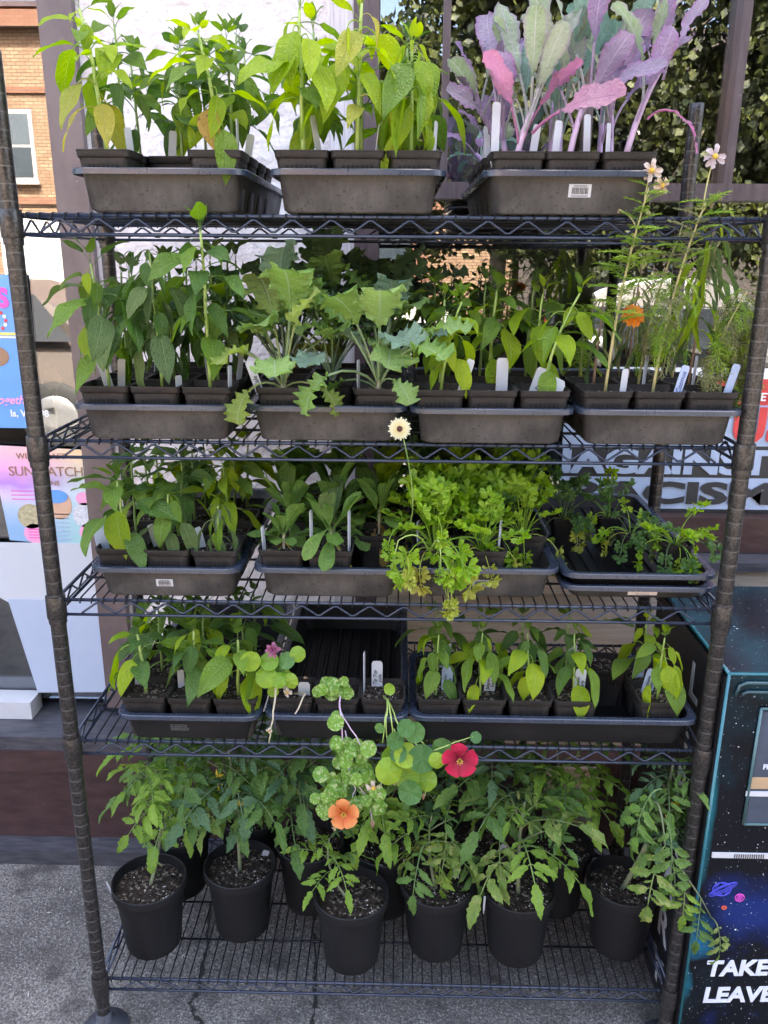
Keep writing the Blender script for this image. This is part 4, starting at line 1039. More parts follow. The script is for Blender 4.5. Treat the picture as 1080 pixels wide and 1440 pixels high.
# ================================================================== THE GALAXY BOX
BX0, BX1, BY0, BY1, BZ = .615, 1.10, -.02, .40, .884
def galaxy(name):
    t = NT(name); o = t.obj()
    n1 = t.noise(o, 3.4, 5, .6); n2 = t.noise(t.n('Mapping', Vector=o, Location=(3, 1, 7)), 4.2, 5, .6)
    c = t.mix(t.rng(n1, .58, .80), (.004, .005, .008), (.003, .035, .05))
    c = t.mix(t.rng(n2, .64, .84), c, (.010, .03, .18))
    sep = t.t.nodes.new('ShaderNodeSeparateXYZ'); t.t.links.new(o, sep.inputs[0]); X, Y, Z = sep.outputs
    # teal cloud print along the left edge of the front, two blobs
    def blob(cx, cz, r, sx=1.):
        dx = t.math('MULTIPLY', t.math('SUBTRACT', X, cx), sx); dz = t.math('SUBTRACT', Z, cz)
        d = t.math('SQRT', t.math('ADD', t.math('MULTIPLY', dx, dx), t.math('MULTIPLY', dz, dz)))
        d = t.math('ADD', d, t.math('MULTIPLY', t.math('SUBTRACT', n1, .5), .30)); return t.rng(d, r, r*.15)
    c = t.mix(blob(BX0-.01, .17, .085, 2.2), c, (.008, .22, .32)); c = t.mix(blob(BX0-.01, .29, .075, 1.3), c, (.008, .18, .34)); c = t.mix(blob(BX0+.09, .36, .07), c, (.008, .022, .12))
    c = t.mix(t.math('MULTIPLY', blob(BX0, .60, .16, 11.), .7), c, (.01, .20, .26)); c = t.mix(t.math('MULTIPLY', blob(BX0+.05, .865, .06, .5), .35), c, (.008, .10, .13))
    def stars(sc_, th, amt):
        v = t.t.nodes.new('ShaderNodeTexVoronoi'); v.inputs['Scale'].default_value = sc_; t.t.links.new(o, v.inputs['Vector'])
        s2 = t.t.nodes.new('ShaderNodeSeparateXYZ'); t.t.links.new(v.outputs[1], s2.inputs[0])
        return t.math('MULTIPLY', t.math('MULTIPLY', t.rng(v.outputs[0], th, th*.4), t.rng(s2.outputs[0], .55, .75)), amt)
    c = t.mix(stars(95., .14, .9), c, (.75, .8, .85)); c = t.mix(stars(190., .16, .6), c, (.7, .8, .85)); c = t.mix(stars(34., .085, 1.), c, (.75, .85, .95))
    return t.out(t.bsdf(Base__Color=c, Roughness=.30, Specular__IOR__Level=.22))
M_gal = galaxy('galaxy_print')
M_boxside = plain('box_side_black', (.012, .012, .014), .45)
gb = thing('giveaway_box', 'standing giveaway box wrapped in starry galaxy print with TAKE LEAVE lettering', 'box', (0, 0, 0))
m = MB(); m.box(BX0, BX1, BY0, BY1, .012, BZ); link('cabinet', m.mesh('cabinet', M_gal, False), gb)
m = MB()
for (a, b) in (((BX0-.001, BY0-.001, .012), (BX0-.001, BY0-.001, BZ)), ((BX0, BY0-.001, BZ), (BX1, BY0-.001, BZ)), ((BX0-.001, BY0, BZ), (BX0-.001, BY1, BZ))): m.tube([a, b], .0032, 8)
link('edge_moulding', m.mesh('edge_moulding', plain('moulding_teal', (.02, .13, .16), .2)), gb)
link('side_panel', boxmesh('side_panel', BX0-.005, BX0-.0006, BY0+.004, BY1-.01, .02, BZ-.01, M_boxside), gb)
for i, ch in enumerate('LIBRARY'):
    me = text_mesh('side_letter', ch, .105, plain('letter_grey', (.42, .44, .47), .5), .0005, .002, .0, 'CENTER')
    link('side_letter', me, gb, M=Matrix.Translation((BX0-.0062, .118, .755-.118*i)) @ Matrix.Rotation(-PI/2, 4, 'Z') @ Matrix.Rotation(PI/2, 4, 'X'))
M_let = plain('letter_silver', (.62, .65, .74), .5)
fy = BY0-.0015
for wtxt, (px, py), sz in (('TAKE', (991, 1372), .040), ('LEAVE', (987, 1409), .040)):
    q = at(px, py, y=fy); letters(gb, wtxt, q.x, q.z, fy, sz*1.30, M_let, bold=.0018, shear=.12, ry=R(-3), spacing=.98, ex=.0008)
# white tape across
q0, q1 = at(1001, 1202, y=fy), at(1100, 1198, y=fy)
link('tape_strip', boxmesh('tape_strip', q0.x, BX1, fy-.002, fy+.0012, q0.z-.0055, q0.z+.0055, M_whitep), gb)
m = MB()
for k in range(14): x = q0.x+.042+k*.0042; m.box(x, x+.0014, fy-.0032, fy-.0022, q0.z-.0045, q0.z+.0045)
link('tape_marks', m.mesh('tape_marks', M_prblk, False), gb)
# doodled planets
def ring2(cx, cz, a, b, rot, r, mat, name):
    m = MB(); P = [(cx+a*math.cos(w)*math.cos(rot)-b*math.sin(w)*math.sin(rot), fy-.0008, cz+a*math.cos(w)*math.sin(rot)+b*math.sin(w)*math.cos(rot)) for w in [2*PI*i/28 for i in range(29)]]
    m.tube(P, r, 5, 0, False); return link(name, m.mesh(name, mat), gb)
M_db = plain('neon_blue', (.06, .07, .55), .4); M_dp = plain('neon_pink', (.65, .08, .50), .4); M_do = plain('neon_orange', (.75, .12, .04), .4)
q = at(1015, 1250, y=fy); ring2(q.x, q.z, .018, .016, 0, .0007, M_db, 'planet_doodle')
for i, (a, b) in enumerate(((.030, .008), (.027, .0055), (.024, .003))): ring2(q.x+.002, q.z+.001*i, a, b, R(32), .0006, M_db, 'planet_doodle')
for k in range(4): ring2(q.x, q.z, .017*(1-.2*k), .0155, R(20), .0005, M_db, 'planet_doodle')
q = at(1040, 1262, y=fy); ring2(q.x, q.z, .0088, .0088, 0, .0008, M_dp, 'planet_doodle')
for k in (-1, 0, 1): ring2(q.x+k*.004, q.z, .0012, .0075, R(-20), .0006, M_dp, 'planet_doodle')
q = at(1018, 1276, y=fy); ring2(q.x, q.z, .0048, .0040, 0, .0007, M_do, 'planet_doodle'); ring2(q.x, q.z, .003, .001, R(10), .0005, M_do, 'planet_doodle')
# framed window of the box with things behind it
q0 = at(1048, 1156, y=fy); q1 = at(1062, 1000, y=fy)
M_pic = plain('door_window', (.05, .065, .09), .12, 0, .5, 12)
m = MB(); m.box(q0.x, BX1-.03, fy-.001, fy+.0012, q0.z, q1.z); dw = link('door_window', m.mesh('door_window', M_pic, False), gb)
m = MB()
for (a, b) in (((q0.x-.004, fy-.002, q0.z-.003), (q0.x-.004, fy-.002, q1.z+.006)), ((q0.x-.004, fy-.002, q1.z+.006), (BX1-.02, fy-.002, q1.z+.006)), ((q0.x-.004, fy-.002, q0.z-.003), (BX1-.02, fy-.002, q0.z-.003))): m.tube([a, b], .003, 6)
link('window_frame', m.mesh('window_frame', plain('frame_teal', (.06, .13, .14), .3)), dw)
qb = at(1052, 1100, y=fy); link('stored_block', boxmesh('stored_block', qb.x, qb.x+.05, fy-.003, fy-.0012, qb.z-.012, qb.z+.012, plain('block_wood', (.38, .26, .15), .6)), dw)
link('inner_shelf', boxmesh('inner_shelf', qb.x-.002, BX1-.03, fy-.0035, fy-.0012, qb.z-.028, qb.z-.018, M_whitep), dw)
letters(dw, 'FREE', qb.x+.022, qb.z+.03, fy-.002, .014, M_let, bold=.0005)
qf = at(1046, 962, y=fy); m = MB()
m.tube([(qf.x-.012, fy-.001, qf.z-.022), (qf.x-.008, fy-.003, qf.z-.002), (qf.x+.004, fy-.003, qf.z+.004), (BX1-.04, fy-.003, qf.z+.004)], .0032, 8)
m.tube([(qf.x-.002, fy-.001, qf.z-.020), (qf.x+.008, fy-.003, qf.z-.014), (BX1-.04, fy-.003, qf.z-.014)], .0028, 8)
link('stamped_ridge', m.mesh('stamped_ridge', plain('relief_teal', (.03, .07, .08), .35)), gb)

# ================================================================== TRAYS
tray('1A', 0, -.354, -.028, 'left top-shelf tray', 'black seed tray at the left end of the top shelf')
tray('1B', 0, -.050, -.032, 'middle top-shelf tray', 'black seed tray in the middle of the top shelf')
tray('1C', 0, .275, -.030, 'right top-shelf tray', 'black seed tray with barcode sticker at the right of the top shelf')
tray('2A', 1, -.386, -.030, 'leftmost second-shelf tray', 'black seed tray at the left end of the second shelf')
tray('2B', 1, -.103, -.026, 'kale tray', 'black seed tray full of curly kale on the second shelf')
tray('2C', 1, .170, -.034, 'tray beside the kale', 'black seed tray of pale pepper plants right of the kale tray')
tray('2D', 1, .444, -.030, 'cosmos tray', 'brown-dusty seed tray of cosmos at the right end of the second shelf')
tray('3A', 2, -.392, -.014, 'leftmost third-shelf tray', 'black seed tray with barcode sticker at the left end of the third shelf', 'a')
tray('3B', 2, -.103, -.006, 'calendula tray', 'black seed tray with two front pots and a gap on the third shelf', 'a')
tray('3C', 2, .172, .004, 'parsley tray', 'black seed tray overgrown by bright parsley with barcode sticker, third shelf', 'a')
tray('3E', 2, .450, .010, 'the lower stacked tray', 'lower one of two stacked shallow trays at the right end of the third shelf', 'c')
tray('3D', 2, .450, .010, 'the half-empty ribbed tray', 'upper half-empty ribbed tray of the stack at the third shelf right end', 'd', 0, .0235, True)
tray('4A', 3, -.367, -.022, 'leftmost fourth-shelf tray', 'black seed tray with embossed emblem at the left of the fourth shelf', 'b')
tray('4B', 3, -.092, -.014, 'nasturtium tray', 'mostly empty ribbed seed tray with nasturtiums on the fourth shelf', 'b', 0, 0, True)
tray('4C', 3, .312, -.010, 'wide fourth-shelf tray', 'seed tray turned sideways at the right of the fourth shelf', 'b', PI/2)
def sticker(key, dx, z, w, h, mat, kind='bar'):
    T = TRAYS[key]; o = T['o']; half = .268 if T['rz'] == 0 else .135
    tilt = math.atan2(.014, .056)
    y = -(half-.026)-.0135*(z/.056)-.0012-(.004 if key == '3E' else 0)
    st = link('sticker', None, o); st.empty_display_size = .01
    st.matrix_local = Matrix.Rotation(-T['rz'], 4, 'Z') @ Matrix.Translation((dx, y-.0006, z)) @ Matrix.Rotation(tilt, 4, 'X')
    bpy.data.objects.remove(st)
    m = MB(); m.box(-w/2, w/2, -.0005, .0004, -h/2, h/2)
    M = Matrix.Rotation(-T['rz'], 4, 'Z') @ Matrix.Translation((dx, y, z)) @ Matrix.Rotation(tilt, 4, 'X')
    s = link('sticker', m.mesh('sticker', mat, False), o, M=M)
    if kind == 'bar':
        m = MB(); rs = random.Random(4); x = -w*.36
        while x < w*.36:
            ww = rs.uniform(.0004, .0013); m.box(x, x+ww, -.0009, -.0006, -h*.26, h*.26); x += ww+rs.uniform(.0005, .0012)
        link('barcode', m.mesh('barcode', M_prblk, False), s)
        m = MB(); m.box(-w*.3, w*.3, -.0009, -.0006, h*.34, h*.40); m.box(-w*.38, w*.38, -.0009, -.0006, -h*.42, -h*.36); link('small_print', m.mesh('small_print', M_prblk, False), s)
    return s
sticker('1C', .013, .034, .034, .019, M_whitep)
sticker('3A', -.005, .028, .030, .015, M_whitep)
sticker('3C', -.003, .028, .031, .015, M_whitep)
M_st = plain('sticker_peach', (.62, .54, .50), .6)
s = sticker('3E', .010, .014, .052, .014, M_st, 'none')
link('print', text_mesh('print', 'Kohlrabi\nStarters', .0075, plain('print_grey', (.25, .22, .24), .6), .0001, 0, 0, 'CENTER'), s, M=Matrix.Translation((0, -.0009, .0005)) @ Matrix.Rotation(PI/2, 4, 'X'))
M_emb = plain('emboss', (.09, .09, .09), .5)
m = MB(); rs = random.Random(6)
for r_ in range(4):
    x = -.016
    while x < .015: w_ = rs.uniform(.001, .004); m.box(x, x+w_, -.0008, 0, -.007+r_*.0042, -.0045+r_*.0042); x += w_+.0012
s0 = TRAYS['4A']['o']; link('embossed_emblem', m.mesh('embossed_emblem', M_emb, False), s0, M=Matrix.Translation((-.020, -.268+.026-.0073-.0012, .028)) @ Matrix.Rotation(math.atan2(.014, .056), 4, 'X'))

# ================================================================== PLANTS
def wp(key, c, r, fn, name, desc, cat, group, ncol=3, rz=0, deep=False, off=(0, 0), **kw):
    x, y, z = pot_xy(key, c, r, ncol)
    t = potted(name, desc, cat, group, x+off[0], y+off[1], z, where(key, c, r, ncol), deep, True, rz if deep else 0)
    fn(t, **kw); return t
GP = 'potted pepper seedlings'
def P_(key, c, r, desc, **kw):
    if key[0] == '1': kw['h'] *= .89
    return wp(key, c, r, pepper, 'potted_pepper', desc, 'pepper plant', GP, **kw)
# -- top shelf, left tray: peppers with yellow lower leaves
YL = ('pepyel', 'pepyel', 'peplime', 'pepor')
P_('1A', 0, 0, 'pepper plant with yellowing lower leaves', h=.235, L=.058, n=17, cols=('pepper', 'peplime', 'peplime'), low=YL, lean=(-.028, -.01), stem='lime', r0=.0042)
P_('1A', 2, 0, 'pepper plant with one withered orange leaf', h=.200, L=.056, n=17, cols=('pepper', 'pepper', 'peplime'), low=('peplime', 'pepor'), lean=(-.03, 0), stem='lime', r0=.0036)
P_('1A', 0, 1, 'dark pepper plant', h=.235, L=.055, n=15, cols=('pepper', 'pepper', 'pepdark'), stem='green')
P_('1A', 1, 1, 'upright pepper plant', h=.20, L=.055, n=15, cols=('pepper', 'pepper', 'pepdark'), low=('peplime',), stem='green')
P_('1A', 2, 1, 'leafy pepper plant', h=.215, L=.055, n=16, cols=('pepper', 'pepper', 'pepdark'))
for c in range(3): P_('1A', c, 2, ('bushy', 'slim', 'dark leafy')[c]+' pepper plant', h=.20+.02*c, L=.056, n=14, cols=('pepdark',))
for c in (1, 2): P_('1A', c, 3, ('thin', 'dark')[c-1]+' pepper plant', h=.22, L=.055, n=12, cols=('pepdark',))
# -- top shelf, middle tray: lime peppers
P_('1B', 0, 0, 'lime-green pepper plant with large hanging leaves', h=.232, L=.074, n=15, cols=('peplime', 'peplime', 'peplime', 'pepper'), styles=('hang', 'arch'), stem='lime', lean=(0, -.01), r0=.004)
P_('1B', 1, 0, 'bright yellow-green pepper plant', h=.240, L=.076, n=13, cols=('peplime', 'peplime', 'pepyel'), styles=('hang', 'arch', 'hang'), stem='lime', lean=(.012, -.01), r0=.004)
P_('1B', 2, 0, 'drooping lime-green pepper plant', h=.185, L=.068, n=17, cols=('peplime', 'peplime', 'pepper'), styles=('limp', 'limp', 'hang'), stem='lime', limp=True, lean=(-.005, 0))
P_('1B', 0, 1, 'tall green pepper plant', h=.225, L=.066, n=15, cols=('pepper', 'peplime'), styles=('hang', 'arch'))
P_('1B', 1, 1, 'tall lime pepper plant', h=.25, L=.07, n=13, cols=('peplime', 'pepper'), stem='lime')
P_('1B', 2, 1, 'hanging-leaved pepper plant', h=.20, L=.066, n=15, cols=('peplime', 'pepper'), styles=('hang', 'limp'))
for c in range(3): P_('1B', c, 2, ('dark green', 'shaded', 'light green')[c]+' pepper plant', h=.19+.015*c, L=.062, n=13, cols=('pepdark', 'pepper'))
# -- top shelf, right tray: purple-stemmed collards
GC = 'potted purple-stemmed collards'
def coll(t, n, L, cols, styles, h=.085, stem='purple', lean=(0, 0), low=None):
    rosette(t, 'collard', n, L, cols, styles, .074, h, stem, lean, .0050, .003, low, 'out')
def Co(c, r, desc, **kw):
    kw['L'] *= .86
    return wp('1C', c, r, coll, 'potted_collard', desc, 'collard plant', GC, **kw)
Co(0, 0, 'grey-green collard with one big magenta leaf', n=10, L=.120, cols=('collard', 'collard', 'teal'), styles=('out', 'up', 'up'), h=.07, stem='pink', lean=(.02, -.01), low=('pink',), off=(.004, 0))
Co(1, 0, 'purple-stemmed collard with pink lower leaf', n=8, L=.11, cols=('collard', 'purple', 'collard'), styles=('out', 'up', 'up'), h=.10, stem='pink', lean=(.025, 0), low=('purple',))
Co(2, 0, 'leaning collard with a hanging magenta leaf', n=8, L=.10, cols=('purple', 'collard'), styles=('out', 'up', 'up'), h=.15, stem='pink', lean=(.055, 0), low=('purple',))
Co(0, 1, 'violet collard', n=9, L=.105, cols=('purple', 'collard'), styles=('out', 'up', 'up'), h=.09, lean=(-.02, 0), low=('purple',))
Co(1, 1, 'tall teal-leaved collard', n=8, L=.14, cols=('collard', 'teal', 'collard'), styles=('up', 'up'), h=.09)
Co(2, 1, 'purple collard', n=8, L=.12, cols=('purple', 'collard', 'teal'), styles=('out', 'up'), h=.12, lean=(-.01, 0))
Co(0, 2, 'lilac collard with small leaves', n=8, L=.10, cols=('purple', 'collard'), styles=('droop', 'out', 'up'), h=.10, lean=(-.04, 0))
Co(1, 2, 'dark violet collard', n=8, L=.12, cols=('purple', 'collard'), styles=('out', 'up'), h=.11)
Co(2, 2, 'shaded collard', n=7, L=.12, cols=('purple', 'teal'), styles=('out', 'up'), h=.13)
Co(0, 3, 'small teal collard', n=7, L=.075, cols=('teal', 'purple'), styles=('droop', 'out', 'up'), h=.06, lean=(-.02, 0))
Co(0, 4, 'low purple collard', n=6, L=.07, cols=('teal', 'purple'), styles=('droop', 'out'), h=.05, lean=(-.03, 0))
def big_leaf(key, c, r, x, y, z, az, ry, rx, L, style, col):
    X, Y, Z = pot_xy(key, c, r)
    for o in bpy.data.objects:
        if o.name.startswith('potted_collard') and (o.location-Vector((X, Y, Z))).length < .012: add_leaf(o, RM((x, y, z), az, R(ry), R(rx), L), 'collard', style, col)
big_leaf('1C', 0, 0, .022, -.012, .115, -.15, 18, 62, .110, 'out', 'pink')
big_leaf('1C', 2, 0, .028, -.010, .135, -.35, -4, 10, .075, 'hang', 'pink')
big_leaf('1C', 1, 0, .012, -.010, .150, .1, 12, 55, .085, 'out', 'purple')
big_leaf('1C', 2, 0, .046, -.010, .190, -.1, -25, 50, .085, 'out', 'purple')
big_leaf('1C', 0, 1, -.03, -.010, .125, 3.3, 8, -60, .09, 'out', 'purple')
# -- second shelf, leftmost tray
P_('2A', 0, 0, 'wilting pepper plant with long hanging leaves', h=.205, L=.070, n=17, cols=('pepper', 'pepdark', 'wilt'), styles=('hang', 'hang', 'arch'), low=('pepper',), lean=(-.01, -.01), stem='lime')
P_('2A', 1, 0, 'badly wilted pepper plant with crumpled top', h=.225, L=.062, n=20, cols=('wilt', 'pepdark', 'wilt'), styles=('limp', 'hang'), lean=(.0, -.012), stem='lime', limp=True)
P_('2A', 2, 0, 'tall healthy pepper plant reaching the top shelf', h=.255, L=.066, n=18, cols=('pepper', 'pepper', 'pepdark'), styles=('arch', 'flat', 'hang'), lean=(.004, -.055), stem='lime', r0=.0036)
for r in (1, 2, 3):
    for c in range(3):
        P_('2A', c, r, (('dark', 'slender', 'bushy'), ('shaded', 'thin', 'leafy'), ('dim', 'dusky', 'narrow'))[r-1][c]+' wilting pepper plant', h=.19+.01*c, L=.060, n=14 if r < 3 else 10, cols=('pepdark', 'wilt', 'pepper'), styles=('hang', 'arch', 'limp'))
# -- second shelf, kale
GK = 'potted curly kale'
def kale(t, n, L, cols, styles, h=.03, stem='pale', low=None, lean=(0, 0)): rosette(t, 'kale', n, L, cols, styles, .074, h, stem, lean, .0050, .004, low, 'hang')
def Ka(c, r, desc, **kw): return wp('2B', c, r, kale, 'potted_kale', desc, 'kale plant', GK, **kw)
Ka(0, 0, 'curly kale with pale pink stalks', n=10, L=.080, cols=('kaleblue', 'kale', 'kaleyel', 'kale'), styles=('droop', 'droop', 'out', 'up'), h=.018, low=('kaleyel',), off=(.01, 0))
Ka(2, 0, 'blue-green curly kale with arching stalks', n=10, L=.076, cols=('kaleblue', 'kale', 'kale', 'kale'), styles=('hang', 'droop', 'out', 'out', 'up'), h=.02, low=('kale',))
Ka(0, 1, 'upright curly kale', n=11, L=.085, cols=('kale', 'kaledark', 'kaleblue'), styles=('out', 'up'), h=.03)
Ka(1, 1, 'mixed green curly kale', n=11, L=.078, cols=('kale', 'kaledark', 'kaleblue'), styles=('droop', 'out', 'up'), h=.02)
Ka(2, 1, 'blue curly kale', n=11, L=.080, cols=('kaleblue', 'kale'), styles=('droop', 'out', 'up'), h=.03)
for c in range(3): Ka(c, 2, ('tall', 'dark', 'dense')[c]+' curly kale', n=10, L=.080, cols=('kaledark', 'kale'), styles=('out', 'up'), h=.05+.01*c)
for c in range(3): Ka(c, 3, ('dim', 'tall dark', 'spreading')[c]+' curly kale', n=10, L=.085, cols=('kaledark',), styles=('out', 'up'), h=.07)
# -- second shelf, pale peppers
P_('2C', 0, 0, 'spindly pepper plant with a withered tan leaf', h=.150, L=.052, n=11, cols=('pepper', 'peplime'), styles=('arch', 'hang'), low=('pepor', 'peplime'), lean=(.03, 0), stem='lime')
P_('2C', 2, 0, 'leaning pepper plant with square tag', h=.165, L=.056, n=11, cols=('pepper', 'pepper', 'peplime'), styles=('hang', 'arch'), low=('peplime',), lean=(.05, 0), stem='lime')
P_('2C', 1, 1, 'upright pale pepper plant with drooping leaves', h=.165, L=.060, n=12, cols=('pepper', 'peplime'), styles=('hang', 'arch'), low=('peplime',), stem='lime', r0=.0038)
P_('2C', 0, 1, 'light pepper plant', h=.15, L=.055, n=11, cols=('peplime', 'pepper'), stem='lime'); P_('2C', 2, 1, 'bowed pepper plant', h=.16, L=.055, n=11, cols=('peplime', 'pepper'), stem='lime')
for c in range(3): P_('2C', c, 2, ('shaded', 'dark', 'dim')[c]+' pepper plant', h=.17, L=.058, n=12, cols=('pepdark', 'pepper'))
def empty_pot(key, c, r, desc='empty black pot'):
    x, y, z = pot_xy(key, c, r); t = thing('seedling_pot', f'{desc}, {where(key, c, r)}', 'pot', (x, y, z), 0, 'pots without plants')
    link('pot', POT, t); link('vent_slots', SLOTS, t); link('soil', rnd.choice(SOIL), t, (0, 0, -.030)); return t
empty_pot('2C', 1, 0)
# -- second shelf, cosmos
GS = 'potted cosmos'
def cosmos(t, h, L, cols, styles, lean=(0, 0), stem='straw', n=20, fl=(), t0=.25, narrow=0):
    ox = rnd.uniform(-.008, .008); n = int(n*1.1)
    pts = bez((ox, 0, .07), (ox+lean[0]*.1, lean[1]*.25, .074+h*.55), (ox+lean[0], lean[1], .074+h), 10)
    ch = [(pts, .0028, .0012)]
    for k, (tt, dx, dy, dz, kind, sz, d) in enumerate(fl):
        p = along(pts, tt); e = p+Vector((dx, dy, dz)); ch.append((bez(p, p+Vector((dx*.2, dy*.2, dz*.7)), e, 6), .0013, .0009))
        link('flower', flower_mesh(kind), t, M=facing(e, d, sz, k))
    stem_part(t, ch, stem)
    for k in range(n):
        f = k/(n-1); tt = t0+(1-t0)*f; st = styles[min(len(styles)-1, int(f*len(styles)))]
        for s_ in (0, PI):
            az = k*1.57+s_+rnd.uniform(-.4, .4)
            add_leaf(t, RM(along(pts, tt), az, R(rnd.uniform(-15, 15)), 0, L*rnd.uniform(.8, 1.2)*(1-.35*f)), 'cosmos', st, rnd.choice(cols))
def willowy(t, h, n, L, cols, lean=(0, 0), stem='brown', styles=('hang', 'limp')):
    pepper(t, h, L, n, cols, None, styles, lean, .074, stem, 'willow', .35, .0026)
def Cs(c, r, desc, fn=cosmos, **kw): return wp('2D', c, r, fn, 'potted_cosmos', desc, 'cosmos plant', GS, **kw)
Cs(0, 0, 'tall feathery cosmos with two faded cream flowers', h=.32, L=.055, cols=('cosmos',), styles=('out', 'out', 'out'), lean=(.026, -.055), n=16, t0=.35,
   fl=((.93, .004, -.01, .045, 'white', .017, (-.1, -1, .3)), (.93, .022, -.008, .024, 'fadedor', .015, (.3, -1, .2)), (.8, -.03, 0, .03, 'dry', .006, (0, 0, 1))))
Cs(1, 0, 'dense feathery cosmos with a pale pink flower', h=.30, L=.058, cols=('cosmos', 'cosmos', 'cosdry'), styles=('hang', 'droop', 'out', 'out'), lean=(.034, -.055), n=18, t0=.30,
   fl=((.96, .006, -.01, .075, 'pinkw', .018, (.1, -1, .4)), (.9, .03, 0, .04, 'dry', .009, (0, 0, 1)), (.9, .018, 0, .03, 'dry', .009, (0, 0, 1))))
Cs(2, 0, 'collapsed cosmos with hanging threads', h=.17, L=.062, cols=('cosmos', 'cosdry'), styles=('hang', 'hang', 'droop'), lean=(.045, -.005), n=16, t0=.30, stem='straw')
Cs(0, 1, 'marigold plant with one orange flower', fn=lambda t: (willowy(t, .15, 10, .05, ('wilt', 'cosdry')), link('flower', flower_mesh('marigold'), t, M=facing((.040, -.085, .205), (.1, -1, .5), .021))))
Cs(1, 1, 'leggy cosmos with an orange bud', h=.26, L=.045, cols=('cosmos', 'cosdry'), styles=('hang', 'droop', 'out'), lean=(.04, -.02), n=14, fl=((.97, .012, 0, .03, 'fadedor', .008, (0, 0, 1)),))
Cs(2, 1, 'wilted leafy plant with long curled stems', fn=willowy, h=.27, n=24, L=.085, cols=('wilt', 'peplime'), lean=(.0, -.03), stem='brown')
Cs(0, 2, 'short shaded cosmos', h=.13, L=.045, cols=('cosmos',), styles=('droop', 'out'), n=12)
Cs(1, 2, 'brown-stemmed wilted plant', fn=willowy, h=.18, n=16, L=.06, cols=('wilt', 'cosdry'))
Cs(2, 2, 'thin cosmos with drooping grey-green threads', h=.25, L=.05, cols=('cosdry', 'cosmos'), styles=('hang', 'hang'), lean=(.06, 0), n=14)
# trailing wilted bunch over the right post
def bunch(t):
    stem_part(t, [(bez((0, 0, .07), (.03, -.01, .17), (.055, -.03, .22), 8), .0022, .001), (bez((.03, -.01, .16), (.05, -.03, .19), (.068, -.045, .12), 6), .0014, .0008)], 'straw')
    for k in range(60):
        a = rnd.uniform(0, 6.28); q = Vector((.045+.016*math.cos(a), -.03+.012*math.sin(a), .10+.002*k)); add_leaf(t, RM(q, a, R(20), 0, rnd.uniform(.05, .08)), 'cosmos', 'hang', rnd.choice(('cosmos', 'cosdry')))
    link('flower', flower_mesh('white'), t, M=facing((.012, -.055, .045), (-.2, -1, -.5), .013))
    stem_part(t, [(bez((.04, -.04, .12), (.02, -.06, .08), (.012, -.055, .05), 5), .0009, .0007)], 'straw', 'flower_stalk', 4)
x, y, z = pot_xy('2D', 2, 1)
t = thing('wilted_cosmos', 'wilted cosmos bunch hanging beside the right front post, second shelf', 'cosmos plant', (x+.028, y-.02, z), 0, GS); bunch(t)

# -- third shelf, leftmost tray
P_('3A', 0, 0, 'healthy pepper plant with broad glossy leaves', h=.125, L=.062, n=11, cols=('pepper', 'pepper', 'pepdark'), styles=('arch', 'hang', 'flat'), stem='lime', r0=.0038, off=(0, .004))
P_('3A', 1, 0, 'pepper plant with folded drooping leaves', h=.105, L=.056, n=11, cols=('pepper', 'wilt'), styles=('limp', 'hang', 'hang'), stem='lime', limp=True)
P_('3A', 2, 0, 'small collapsed pepper plant', h=.085, L=.050, n=13, cols=('wilt', 'pepper'), styles=('limp',), stem='lime', limp=True)
for r in (1, 2, 3):
    for c in range(3): P_('3A', c, r, (('leafy', 'tall', 'yellow-green'), ('dark', 'shaded', 'lime'), ('dim', 'dusky', 'thin'))[r-1][c]+' pepper plant', h=.14, L=.058, n=12, cols=('pepdark', 'pepper') if c < 2 else ('pepper', 'peplime'))
# -- third shelf, calendula
GE = 'potted calendulas'
def cal(t, n, L, h=.012, cols=('calend',), styles=('droop', 'out', 'up', 'up'), low=None, stem='pale', lean=(0, 0)): rosette(t, 'calend', n, L, cols, styles, .074, h, stem, lean, .0026, .002, low, 'hang')
def Ca(c, r, desc, fn=cal, **kw): return wp('3B', c, r, fn, 'potted_calendula', desc, 'calendula plant', GE, **kw)
Ca(0, 0, 'calendula seedling pair', n=17, L=.070, h=.03, low=('pepor', 'calend'))
Ca(1, 0, 'calendula with one dead yellow leaf', n=18, L=.082, h=.04, low=('pepyel', 'calend'), cols=('calend', 'calend', 'wilt'))
Ca(2, 1, 'calendula bearing a cream flower on a long stalk', n=15, L=.09, h=.05, low=('pepor',))
Ca(0, 1, 'leafy calendula', n=15, L=.09, h=.05); Ca(1, 1, 'upright calendula', n=15, L=.095, h=.05)
for c in range(3): Ca(c, 2, ('tall', 'shaded', 'yellowish')[c]+' calendula', n=14, L=.10, h=.06, cols=('calend',) if c < 2 else ('calend', 'peplime'))
for c in range(3): Ca(c, 3, ('dim', 'dark', 'thin')[c]+' calendula', n=12, L=.10, h=.06)
# cream flower on a long stalk that leans out in front of the second shelf
fp = at(562, 603, y=-.06)
t = thing('cream_flower', 'cream calendula flower with dark centre in front of the second shelf edge', 'flower', (.02, .12, 1.08))
stem_part(t, [(bez((-.01, .02, 0), (.05, -.165, .06), (fp.x-.018, fp.y-.12+.006, fp.z-1.08), 12), .0012, .0010)], 'green', 'flower_stem')
link('flower', flower_mesh('cream'), t, M=facing((fp.x-.02, fp.y-.12, fp.z-1.08), (0, -1, .12), .0195))
